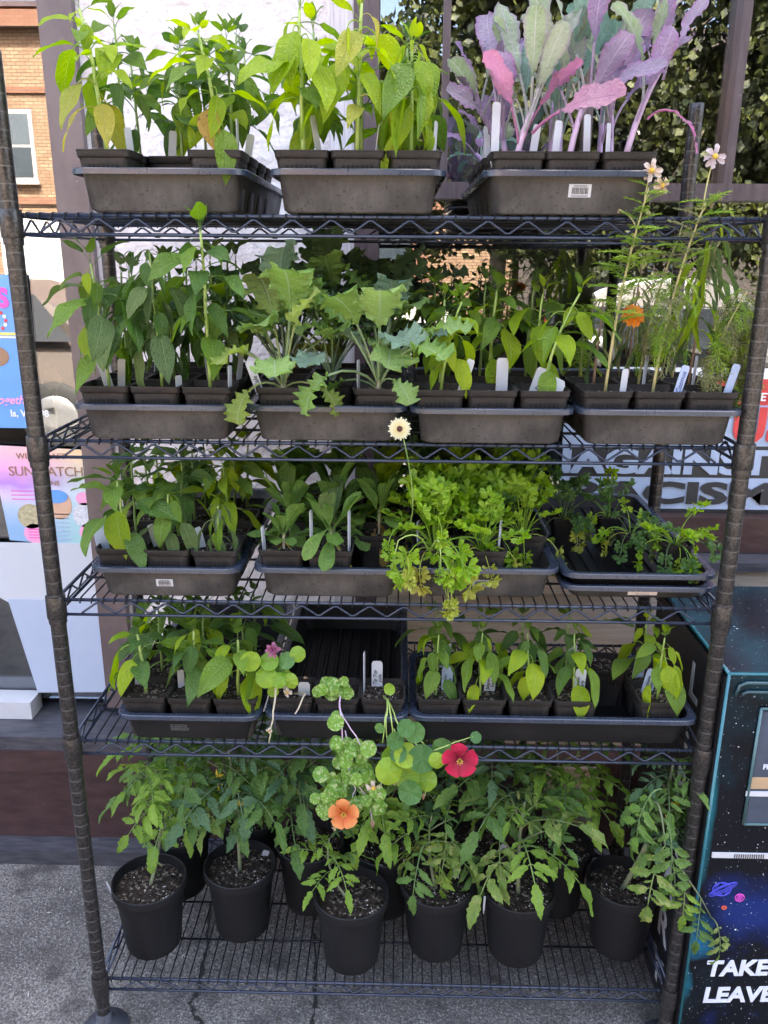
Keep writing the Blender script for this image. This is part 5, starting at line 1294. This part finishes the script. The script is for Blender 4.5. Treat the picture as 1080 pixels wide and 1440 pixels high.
# -- third shelf, parsley
GA = 'potted parsley'
def pars(t, n=16, L=.12, cols=('parsley',), styles=('droop', 'out', 'up', 'up'), zs=.074, low=('paryel', 'parsley')):
    rosette(t, 'parsley', n, L, cols, styles, zs, 0, 'green', (0, 0), .002, .005, low, 'hang')
def Pa(key, c, r, desc, **kw): return wp(key, c, r, pars, 'potted_parsley', desc, 'parsley plant', GA, **kw)
Pa('3C', 0, 0, 'bright parsley trailing over the tray front', n=24, L=.125, styles=('hang', 'droop', 'out', 'up', 'up'))
Pa('3C', 1, 0, 'bright yellow-green parsley', n=20, L=.105, styles=('droop', 'out', 'up'))
Pa('3C', 2, 1, 'full parsley in front of the tray wall', n=20, L=.115)
Pa('3C', 0, 1, 'lush parsley', n=20, L=.13, styles=('out', 'up')); Pa('3C', 1, 1, 'thick parsley', n=22, L=.13, styles=('out', 'up', 'up'))
for r in (2, 3):
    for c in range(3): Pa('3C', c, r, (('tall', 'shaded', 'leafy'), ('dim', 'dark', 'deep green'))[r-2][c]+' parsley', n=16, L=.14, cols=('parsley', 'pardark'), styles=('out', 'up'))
# long trailing strand of parsley at the front left
t = thing('trailing_parsley', 'parsley strands trailing over the front of the parsley tray', 'parsley plant', (.075, .03, 1.085), 0, GA)
q = [at(px, py, y=-.035)-Vector((.075, .03, 1.085)) for px, py in ((600, 745), (560, 760), (548, 812), (612, 745), (620, 800), (628, 838), (575, 800))]
stem_part(t, [(bez((0, 0, 0), q[0]+Vector((-.01, 0, .01)), q[1], 6)+[q[2]], .0018, .001), (bez((0, 0, 0), q[3]+Vector((.01, 0, .02)), q[4], 6)+[q[5]], .0018, .001)], 'lime', 'stalk', 5)
for i in (1, 2, 6, 4, 5, 5, 3, 4): add_leaf(t, RM(q[i]+Vector((rnd.uniform(-.006, .006), 0, .02)), rnd.uniform(-2.4, -.7), 0, 0, rnd.uniform(.055, .075)), 'parsley', 'hang', ('parsley', 'paryel')[i in (5, 6)])
# wilted parsleys in the ribbed tray
for i, (px, py, z_, d, cols, n) in enumerate(((808, 735, 1.095, 'dark parsley with upright stalks in a black pot', ('pardark',), 14), (872, 738, 1.095, 'leggy parsley with a yellow leaf', ('pardark', 'parsley'), 14),
                                       (905, 778, 1.095, 'wilted parsley with grey dried leaves', ('pardark', 'parsley'), 14), (958, 800, 1.095, 'sprawling pale parsley', ('parsley', 'pardark'), 22))):
    p = [(.352, .235), (.446, .250), (.462, .140), (.528, .085)][i]; k_ = .66
    t = thing('potted_parsley', f'{d} in the half-empty ribbed tray', 'parsley plant', (p[0], p[1], 1.0+.0055+.0235+.0070), 0, GA)
    link('pot', DPOT, t).scale = (k_, k_, k_); link('soil', DSOIL[i % 2], t).scale = (k_, k_, k_)
    pars(t, n, (.085, .080, .070, .085)[i], cols, ('droop', 'out', 'up') if i < 2 else ('hang', 'droop', 'out', 'out'), .054, ('paryel', 'wilt') if i < 3 else ('parsley',))

# -- fourth shelf, leftmost tray
P_('4A', 0, 0, 'pepper plant with big glossy leaves', h=.125, L=.064, n=10, cols=('pepper', 'pepper', 'pepdark'), styles=('hang', 'arch', 'flat'), stem='lime', r0=.004, lean=(-.012, -.005))
P_('4A', 1, 0, 'straight-stemmed pepper plant', h=.130, L=.060, n=10, cols=('pepper', 'pepdark'), styles=('hang', 'arch'), stem='lime', low=('peplime',), r0=.0038)
P_('4A', 2, 0, 'pepper plant with a lime leaf hanging', h=.115, L=.062, n=10, cols=('pepper',), styles=('hang', 'arch', 'flat'), low=('peplime',), stem='lime', r0=.0038)
for r in (1, 2):
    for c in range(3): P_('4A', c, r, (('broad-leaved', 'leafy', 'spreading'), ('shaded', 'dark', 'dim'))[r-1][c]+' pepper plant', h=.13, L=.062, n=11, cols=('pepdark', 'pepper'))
# -- fourth shelf, wide tray
def W_(c, r, desc, **kw): return P_('4C', c, r, desc, ncol=6, **kw)
for c in range(4):
    W_(c, 0, ('small pepper plant with hanging leaves', 'dark-leaved small pepper plant', 'pepper plant with a pale lower leaf', 'pepper plant leaning at its tag')[c], h=.125, L=.050, n=10, cols=('pepper', 'pepdark', 'pepper'), styles=('hang', 'hang', 'arch'), low=('peplime',), stem='lime', r0=.0022, lean=(0, .01))
W_(5, 0, 'yellow-green pepper plant', h=.125, L=.052, n=12, cols=('peplime', 'pepper'), styles=('hang', 'hang', 'arch'), stem='lime', r0=.0028, off=(-.012, 0))
for c in (0, 1, 2, 3): W_(c, 1, ('shaded', 'slim', 'leafy', 'dark')[c]+' pepper seedling', h=.12, L=.050, n=9, cols=('pepper', 'pepdark'))
W_(5, 1, 'pale drooping pepper seedling', h=.12, L=.05, n=9, cols=('peplime', 'pepper'), off=(-.012, 0))
x, y, z = pot_xy('4C', 4, 1, 6)
t = thing('seedling_pot', 'pot of bare soil in the back of the wide fourth-shelf tray', 'pot', (x, y+.035, z), 0, 'pots without plants'); link('pot', POT, t); link('vent_slots', SLOTS, t); link('soil', SOIL[2], t)

# -- fourth shelf, nasturtiums: hand-laid vines that hang out over the tray front
GN = 'potted nasturtiums'
def vine_plant(c, desc, stems, leaves, flowers, lcols, stem='lime', rad=.0018):
    x, y, z = pot_xy('4B', c, 0); B = Vector((x, y, z))
    t = potted('potted_nasturtium', desc, 'nasturtium plant', GN, x, y, z, where('4B', c, 0))
    chains = []
    for s_ in stems:
        pts = [Vector((0, 0, .072))]+[at(px, py, y=yy)-B for px, py, yy in s_]
        P2 = []
        for i in range(len(pts)-1):
            a, b = pts[i], pts[i+1]
            for k in range(4): P2.append(a.lerp(b, k/4)+Vector((rnd.uniform(-.0012, .0012), 0, 0)))
        chains.append((P2+[pts[-1]], rad, rad*.6))
    stem_part(t, chains, stem, 'vine', 6)
    for (px, py, rpx, yy, col) in leaves:
        p = at(px, py, y=yy)-B; s_ = rpx/740*(.86 if col == 'nastvar' else 1)
        m = _cache.get(('nl', col, rpx % 4))
        if m is None:
            mb = MB(); rs = random.Random(rpx); fan(mb, Matrix.Rotation(rs.uniform(0, 6), 4, 'Z'), 1., 7, 0, 2*PI, rs.uniform(-.22, .16), .14 if col == 'nastvar' else .05, 4, 26, 0, rs)
            mb.tube([(0, 0, -.03), (.1, 0, -.5), (.5, .1, -1.2)], [.05, .045, .04], 4, 0, False)
            m = _cache[('nl', col, rpx % 4)] = mb.mesh('leaf', LM[col])
        d = Vector((rnd.uniform(-.45, .45), -1, rnd.uniform(.1, .9)))
        link('leaf', m, t, M=facing(p, d, s_, rnd.uniform(0, 6.28)))
    for (px, py, rpx, yy, kind, d) in flowers:
        link('flower', flower_mesh(kind), t, M=facing(at(px, py, y=yy)-B, d, rpx/740, 0.3))
    return t
Y0 = -.045
vine_plant(0, 'round-leaved nasturtium with wilted purple flower',
  [[(388, 960, .0), (385, 1000, -.03), (378, 1045, Y0)], [(385, 950, .01), (372, 925, .0), (352, 931, -.01)], [(388, 955, 0), (402, 925, 0), (418, 921, 0)], [(430, 975, .0), (415, 1004, -.03)]],
  [(352, 930, 14, -.02, 'nast'), (374, 952, 15, -.02, 'nast'), (379, 930, 13, -.01, 'nast'), (403, 929, 12, -.01, 'nastgr'), (418, 920, 11, -.01, 'nast'), (393, 956, 11, -.02, 'nast'), (408, 958, 11, -.02, 'nast'), (390, 940, 11, -.0, 'nastgr'), (399, 948, 9, .0, 'nast'), (384, 972, 8, 0, 'nast')],
  [(384, 914, 11, -.01, 'mag', (0, -1, .6)), (404, 974, 7, -.0, 'white', (0, -1, .6)), (433, 953, 6, -.0, 'dry', (1, 0, 0)), (378, 1028, 5, -.045, 'white', (0, -1, 0))], None, 'pale', .0021)
nv = []
rs = random.Random(12)
for (cx_, cy_, sx_, sy_, n_) in ((472, 968, 22, 18, 13), (478, 1012, 12, 8, 4), (486, 1058, 15, 20, 13), (500, 1088, 24, 18, 18), (480, 1120, 34, 22, 22), (520, 1130, 20, 14, 9)):
    for k in range(n_): nv.append((int(rs.gauss(cx_, sx_*.6)), int(rs.gauss(cy_, sy_*.6)), rs.choice((8, 9, 10, 11, 13)), rs.uniform(-.065, -.03) if cy_ > 1000 else rs.uniform(-.02, .01), 'nastvar'))
vine_plant(1, 'variegated nasturtium vine with an orange flower',
  [[(478, 975, .0), (478, 1000, -.035), (482, 1040, Y0), (490, 1080, Y0), (500, 1110, Y0), (490, 1135, Y0)], [(478, 1000, -.03), (500, 1035, Y0), (508, 1050, Y0)], [(500, 1100, Y0), (520, 1125, Y0), (523, 1155, Y0)]],
  nv, [(484, 1143, 22, -.085, 'orange', (-.05, -1, .25)), (525, 1108, 13, -.06, 'white', (.2, -1, .2)), (534, 1120, 10, -.06, 'white', (.4, -1, -.1)), (524, 1165, 11, -.06, 'dry', (0, -.3, -1)), (472, 1163, 7, -.07, 'fadedor', (0, -.2, -1))], None, 'pink', .0016)
ln = [(553, 1067, 17, 'nast'), (571, 1062, 17, 'nast'), (548, 1085, 19, 'nast'), (572, 1092, 18, 'nast'), (593, 1067, 19, 'nastgr'), (577, 1114, 17, 'nastgr'), (600, 1097, 15, 'nast'), (583, 1030, 14, 'nastgr'), (571, 1024, 12, 'nastgr'), (622, 1052, 14, 'nastgr'), (556, 1042, 12, 'nastgr'), (614, 1070, 11, 'nast'),
      (669, 1037, 8, 'nastgr'), (548, 969, 8, 'nast'), (534, 1024, 7, 'nastgr'), (604, 1064, 10, 'nastgr'), (560, 1060, 12, 'nastgr')]
vine_plant(2, 'nasturtium with large lime pads and one red flower',
  [[(545, 985, .0), (543, 1010, -.035), (545, 1050, Y0)], [(547, 985, 0), (541, 1015, -.035), (538, 1045, Y0)], [(548, 990, 0), (560, 1020, -.04), (590, 1052, Y0), (625, 1067, Y0), (636, 1072, -.06)], [(546, 985, 0), (550, 1012, -.04), (553, 1040, Y0), (562, 1060, Y0)], [(605, 1058, Y0), (640, 1044, Y0), (665, 1036, Y0)], [(578, 1100, Y0), (598, 1108, Y0), (597, 1120, Y0)]],
  [(a, b, c_, -.045-.012*(i % 3), d_) for i, (a, b, c_, d_) in enumerate(ln)], [(647, 1067, 25, -.08, 'red', (-.1, -1, .15)), (595, 1125, 9, -.06, 'dry', (0, -.3, -1)), (554, 1100, 7, -.06, 'fadedor', (.1, -.3, -1))], None, 'lime', .0017)

# ================================================================== BOTTOM SHELF: tomatoes in round pots
GT = 'tomatoes in round nursery pots'
def tomato(t, h, L, n, cols, lean=(0, 0), curve=(0, 0), styles=('droop', 'out', 'droop'), r0=.0042, t0=.25, branch=True, fl=0, top=True, single=0):
    z0 = .143; n = int(n*1.12); t0 = max(t0, .42)
    pts = bez((0, 0, z0-.005), (curve[0], curve[1], z0+h*.55), (lean[0], lean[1], z0+h), 10)
    ch = [(pts, r0, r0*.45)]; anc = [pts]
    if branch:
        for k in range(3):
            p = along(pts, .35+.2*k); a = rnd.uniform(0, 6.28); e = p+Vector((.05*math.cos(a), .05*math.sin(a)-.01, .05)); b = bez(p, p+Vector((.03*math.cos(a), .03*math.sin(a), .03)), e, 4); ch.append((b, r0*.55, r0*.3)); anc.append(b)
    stem_part(t, ch, 'tomato')
    az = rnd.uniform(0, 6.28)
    for k in range(n):
        f = k/(n-1); az += 2.4+rnd.uniform(-.4, .4)
        src = pts if (k % 3 or len(anc) == 1) else anc[1+(k//3) % (len(anc)-1)]
        p = along(src, t0+(1-t0)*f if src is pts else rnd.uniform(.5, 1.))
        add_leaf(t, RM(p, toward(az, .4), R(rnd.uniform(-15, 15)), R(rnd.uniform(-20, 20)), L*rnd.uniform(.8, 1.15)*(1-.4*max(0, f-.6)/.4)), 'tomato', 'out' if f > .85 else rnd.choice(styles), rnd.choice(cols))
    for k in range(fl):
        p = along(pts, .55+.12*k); a = rnd.uniform(-2.6, -.5); e = p+Vector((.035*math.cos(a), .035*math.sin(a), .012))
        stem_part(t, [(bez(p, (p+e)/2+Vector((0, 0, .015)), e, 4), .0009, .0007)], 'tomato', 'flower_stalk', 4)
        link('flower', flower_mesh('tomflower'), t, M=facing(e, (math.cos(a)*.5, -1, -.2), .013))
def T_(x, y, desc, **kw):
    t = thing('potted_tomato', desc, 'tomato plant', (x, y, SHELF_Z[4]+.0055), rnd.uniform(0, .5), GT)
    t.rotation_euler = (0, 0, 0)
    link('pot', NPOT, t); link('soil', rnd.choice(NSOIL), t); tomato(t, **kw); return t
T_(-.507, .098, 'tomato plant in the front left round pot with bare crumbly soil', h=.30, L=.105, n=15, cols=('tomlite', 'tomato', 'tomlite'), lean=(.035, -.01), curve=(.04, .07), styles=('droop', 'hang', 'out'), t0=.42)
T_(-.321, .150, 'bluish tomato plant with yellow flowers in the second front pot', h=.34, L=.120, n=19, cols=('tomblue', 'tomato', 'tomyel'), lean=(.0, -.05), curve=(.0, .0), fl=3, t0=.2)
T_(-.070, .070, 'small young tomato in the foremost round pot', h=.155, L=.085, n=8, cols=('tomlite', 'tomato'), lean=(-.045, .0), curve=(-.06, -.02), branch=False, t0=.15, r0=.0032)
T_(.112, .108, 'yellowish tomato with crowded small leaves in the fourth front pot', h=.20, L=.105, n=15, cols=('tomlite', 'tomyel', 'tomato'), lean=(-.015, -.01), curve=(-.03, .0), styles=('droop', 'hang'), t0=.3)
T_(.286, .098, 'tomato with pale-edged leaves in the fifth front pot', h=.23, L=.125, n=15, cols=('tomlite', 'tomato', 'tomyel'), lean=(.0, .0), curve=(-.01, .0), t0=.3, r0=.005)
T_(.514, .122, 'tall leaning tomato with thick woody stem in the rightmost pot', h=.36, L=.105, n=20, cols=('tomato', 'tomato', 'tomblue'), lean=(.055, -.055), curve=(.07, -.01), fl=2, t0=.35, r0=.0065, styles=('droop', 'hang', 'out'))
T_(-.175, .232, 'bushy tomato behind the two left front pots', h=.33, L=.13, n=18, cols=('tomblue', 'tomato'), lean=(.0, -.10), curve=(0, -.02), t0=.2)
T_(.000, .225, 'tomato in the pot behind the foremost one', h=.27, L=.125, n=16, cols=('tomato', 'tomlite'), lean=(-.03, -.05))
T_(.200, .250, 'tomato plant behind the fourth and fifth front pots', h=.30, L=.125, n=16, cols=('tomato', 'tomblue'), lean=(-.01, -.03))
T_(.395, .240, 'leafy tomato behind the gap before the rightmost pot', h=.31, L=.13, n=17, cols=('tomlite', 'tomato'), lean=(-.03, -.02))
T_(-.490, .270, 'tomato in the back left pot behind the crumbly soil one', h=.29, L=.13, n=15, cols=('tomlite', 'tomato'), lean=(.02, -.04))
T_(-.330, .330, 'dim tomato in the back row left of centre', h=.31, L=.13, n=14, cols=('tomato',))
T_(.100, .390, 'dim tomato in the back row right of centre', h=.30, L=.13, n=13, cols=('tomato',))
T_(-.090, .400, 'dark tomato deep in the middle of the back row', h=.32, L=.13, n=13, cols=('tomblue', 'tomato'))
# drooping strand of the right-hand tomato in front of the right post
t = thing('tomato_branch', 'drooping tomato branch with ragged leaves hanging past the right front post', 'tomato plant', (.53, .06, .55), 0, GT)
B = Vector((.53, .06, .55)); Yb = -.04
q = [at(px, py, y=Yb)-B for px, py in ((930, 1110), (935, 1190), (960, 1225), (985, 1262), (1000, 1290))]
stem_part(t, [(bez((0, 0, 0), q[0], q[1], 6)+[q[2], q[3], q[4]], .0024, .0012)], 'tomato', 'branch')
for i, (a, b, s_) in enumerate(((q[0], -2.6, .11), (q[1], -2.2, .12), (q[1], -1.3, .10), (q[2], -1.7, .085), (q[3], -1.9, .085), (q[4], -1.2, .075), ((q[0]+q[1])/2, -1.4, .11))):
    add_leaf(t, RM(a, b, 0, 0, s_), 'tomato', 'hang', ('tomato', 'tomyel', 'tomato', 'tomlite', 'tomato', 'tomyel', 'tomato')[i])

def merge(src, near):
    root = min((o for o in bpy.data.objects if o.type == 'EMPTY' and o.name.startswith('potted_')), key=lambda o: (o.location-Vector(near)).length)
    d = Matrix.Translation(src.location-root.location)
    for ch in [o for o in bpy.data.objects if o.parent == src]:
        m_ = ch.matrix_basis.copy(); ch.parent = root; ch.matrix_basis = d @ m_
    bpy.data.objects.remove(src)
for nm, near in (('trailing_parsley', (*pot_xy('3C', 0, 0),)), ('cream_flower', (*pot_xy('3B', 2, 1),)), ('wilted_cosmos', (*pot_xy('2D', 2, 0),)), ('tomato_branch', (.514, .122, .1475))):
    merge(bpy.data.objects[nm], near)
# ================================================================== PLANT TAGS
def tag_in(key, c, r, dx, dy, ncol=3, zs=.073, place=None, **kw):
    x, y, z = pot_xy(key, c, r, ncol); plant_tag(x+dx, y+dy, z+zs, 'in the '+where(key, c, r, ncol) if not place else place, **kw)
for (key, c, r, dx, dy, h, yaw, tl, rl) in (('1A', 0, 0, .030, .01, .050, .9, .1, -.15), ('1A', 1, 1, -.01, -.01, .055, .3, 0, .1), ('1A', 2, 0, .03, .0, .062, 1.5, 0, 0), ('1A', 2, 1, .03, -.02, .05, .2, 0, .2), ('1A', 1, 2, -.02, 0, .05, .1, 0, -.1),
        ('1B', 0, 0, .025, .01, .068, .9, 0, -.25), ('1B', 1, 0, .026, 0, .055, 1.3, .1, .1), ('1B', 2, 0, .030, -.02, .058, 1.2, 0, .15), ('1B', 2, 1, .03, 0, .05, .2, 0, .05),
        ('1C', 0, 0, -.030, -.01, .085, .2, 0, 0), ('1C', 1, 0, -.022, 0, .062, .4, 0, .08), ('1C', 0, 0, .030, .01, .058, .3, 0, .12), ('1C', 1, 0, .028, 0, .07, .5, 0, -.06), ('1C', 2, 0, -.030, -.02, .055, .9, 0, -.05), ('1C', 0, 1, -.03, 0, .065, .6, 0, -.1), ('1C', 0, 2, -.03, 0, .05, .3, 0, .1),
        ('2A', 0, 0, .012, .02, .052, .1, .1, .1), ('2A', 2, 0, .034, -.01, .045, 1.3, 0, .08), ('2A', 1, 0, .034, -.01, .028, .9, 0, 0), ('2A', 1, 1, .02, 0, .06, 1.3, 0, 0), ('2A', 2, 1, -.02, 0, .065, .9, 0, -.1), ('2A', 2, 1, .03, 0, .055, 1., 0, .2), ('2A', 0, 2, .03, 0, .06, 1., 0, .1),
        ('2B', 0, 1, -.02, -.02, .055, 1.1, 0, .1), ('2B', 2, 0, -.034, 0, .055, 1.3, 0, 0), ('2D', 0, 0, .030, -.01, .046, .4, 0, .06), ('2D', 1, 1, 0, -.02, .06, .9, 0, .1), ('2D', 2, 1, 0, -.02, .06, .9, 0, .12),
        ('3A', 1, 0, -.028, .01, .050, .6, .1, -.25), ('3A', 2, 0, -.030, .01, .045, .6, .1, -.25), ('3A', 2, 1, -.02, 0, .05, .8, 0, .1), ('3B', 0, 0, -.034, -.01, .05, 1.3, 0, -.1), ('3B', 1, 0, -.034, -.01, .08, 1.3, 0, 0), ('3B', 1, 0, .034, -.01, .08, 1.3, 0, 0),
        ('3C', 1, 0, .03, 0, .06, 1.2, 0, .15), ('3C', 0, 0, -.03, .02, .05, 1.2, 0, -.1), ('4A', 0, 0, -.030, .03, .03, .3, 0, .1), ('4A', 1, 0, -.028, .02, .04, .3, 0, 0), ('4A', 2, 0, -.03, .02, .035, .4, 0, 0)):
    tag_in(key, c, r, dx, dy, h=h, yaw=yaw, tilt=tl, roll=rl, w=.0125, place=('in the ' if dx > 0 else 'at the left of the ')+where(key, c, r))
tag_in('2A', 0, 0, -.012, .03, h=.05, w=.016, roll=-.25, desc='wide white plant tag')
tag_in('2B', 0, 0, -.030, .0, h=.055, w=.014, roll=-.3, tilt=.1, text='Kale', desc='white plant tag with handwriting')
tag_in('2C', 0, 0, .034, -.01, h=.062, w=.013, roll=.28, text='Pepper', desc='slanting handwritten white tag')
tag_in('2C', 1, 0, .022, .03, h=.058, w=.020, desc='wide blank white tag'); tag_in('2C', 1, 0, -.002, -.02, zs=.060, h=.030, w=.020, tilt=-.9, roll=.3, desc='fallen white tag')
tag_in('2C', 2, 0, .012, -.02, h=.034, w=.028, roll=.45, tilt=-.3, desc='blank white square tag'); tag_in('2C', 2, 0, -.01, .02, h=.045, w=.018, roll=.3, text='Pepper', desc='patterned white tag')
tag_in('2D', 1, 0, .030, -.02, h=.055, w=.013, roll=.22, mat=M_tagb, text='Cosmos', desc='blue-white tag lettered Cosmos'); tag_in('2D', 2, 0, .026, -.02, h=.058, w=.013, roll=.22, mat=M_tagb, desc='blank blue-white tag')
tag_in('3A', 0, 0, -.036, -.005, h=.060, w=.022, roll=-.12, yaw=.3, desc='broad bluish blank tag', mat=M_tagb)
tag_in('4B', 0, 0, .022, -.01, h=.030, w=.022, desc='small square white tag'); tag_in('4B', 2, 0, -.012, .03, h=.056, w=.021, text='Tip Top\n  pole', desc='upright handwritten white tag'); tag_in('4B', 2, 0, -.036, .01, h=.085, w=.012, yaw=1.4, desc='edge-on white tag')
for c, dx, tx in ((0, .018, 'Jalapeño\n  Early'), (1, .014, 'Jalapeño\n  Early'), (2, .016, 'Jalapeño\n  Early'), (3, .014, 'Jalapeño\n  Early')):
    tag_in('4C', c, 0, dx, .015, 6, h=.052, w=.021, text=tx, roll=(0, .03, -.03, .04)[c], mat=(M_tagb, M_tagw, M_tagw, M_tagw)[c], desc='white tag lettered Jalapeño Early')
    tag_in('4C', c, 1, dx, .02, 6, h=.060, w=.020, text=tx, roll=.05, desc='half-hidden lettered tag')
tag_in('4C', 5, 0, -.026, .02, 6, h=.052, w=.022, roll=.18, mat=M_tagb, text='Anaheim\n   mild', desc='tag lettered Anaheim'); tag_in('4C', 5, 1, -.028, -.01, 6, h=.056, w=.022, roll=.08, mat=M_tagb, text='Anaheim\n   mild', desc='second tag lettered Anaheim')
for i, (px, py, yy, h, w, rl, d) in enumerate(((642, 1225, .14, .040, .015, -.2, 'white handwritten tag in the fourth front tomato pot'), (372, 1205, .20, .022, .016, .3, 'small white tag at the right of the second front tomato pot'), (534, 1225, .16, .022, .016, 0, 'white tag stub behind the foremost tomato pot'),
        (700, 1210, .22, .038, .014, .35, 'slanting white tag in the pot behind the fifth tomato'), (907, 1228, .16, .026, .013, -.1, 'white tag behind the rightmost tomato stem'), (160, 1265, .07, .045, .004, -.2, 'thin edge-on white tag at the front left tomato rim'), (682, 1248, .06, .034, .004, .0, 'thin edge-on tag at the left rim of the fifth tomato pot'), (253, 1240, .09, .012, .010, .2, 'tiny white tag tip at the right rim of the front left tomato pot'))):
    p = at(px, py, y=yy); z_ = SHELF_Z[4]+.0055+.140
    plant_tag(p.x, yy, z_, '', h=h, w=w, roll=rl, tilt=.15, text='Pepper' if w == .015 else None)['label'] = d
print('objects', len(bpy.data.objects))
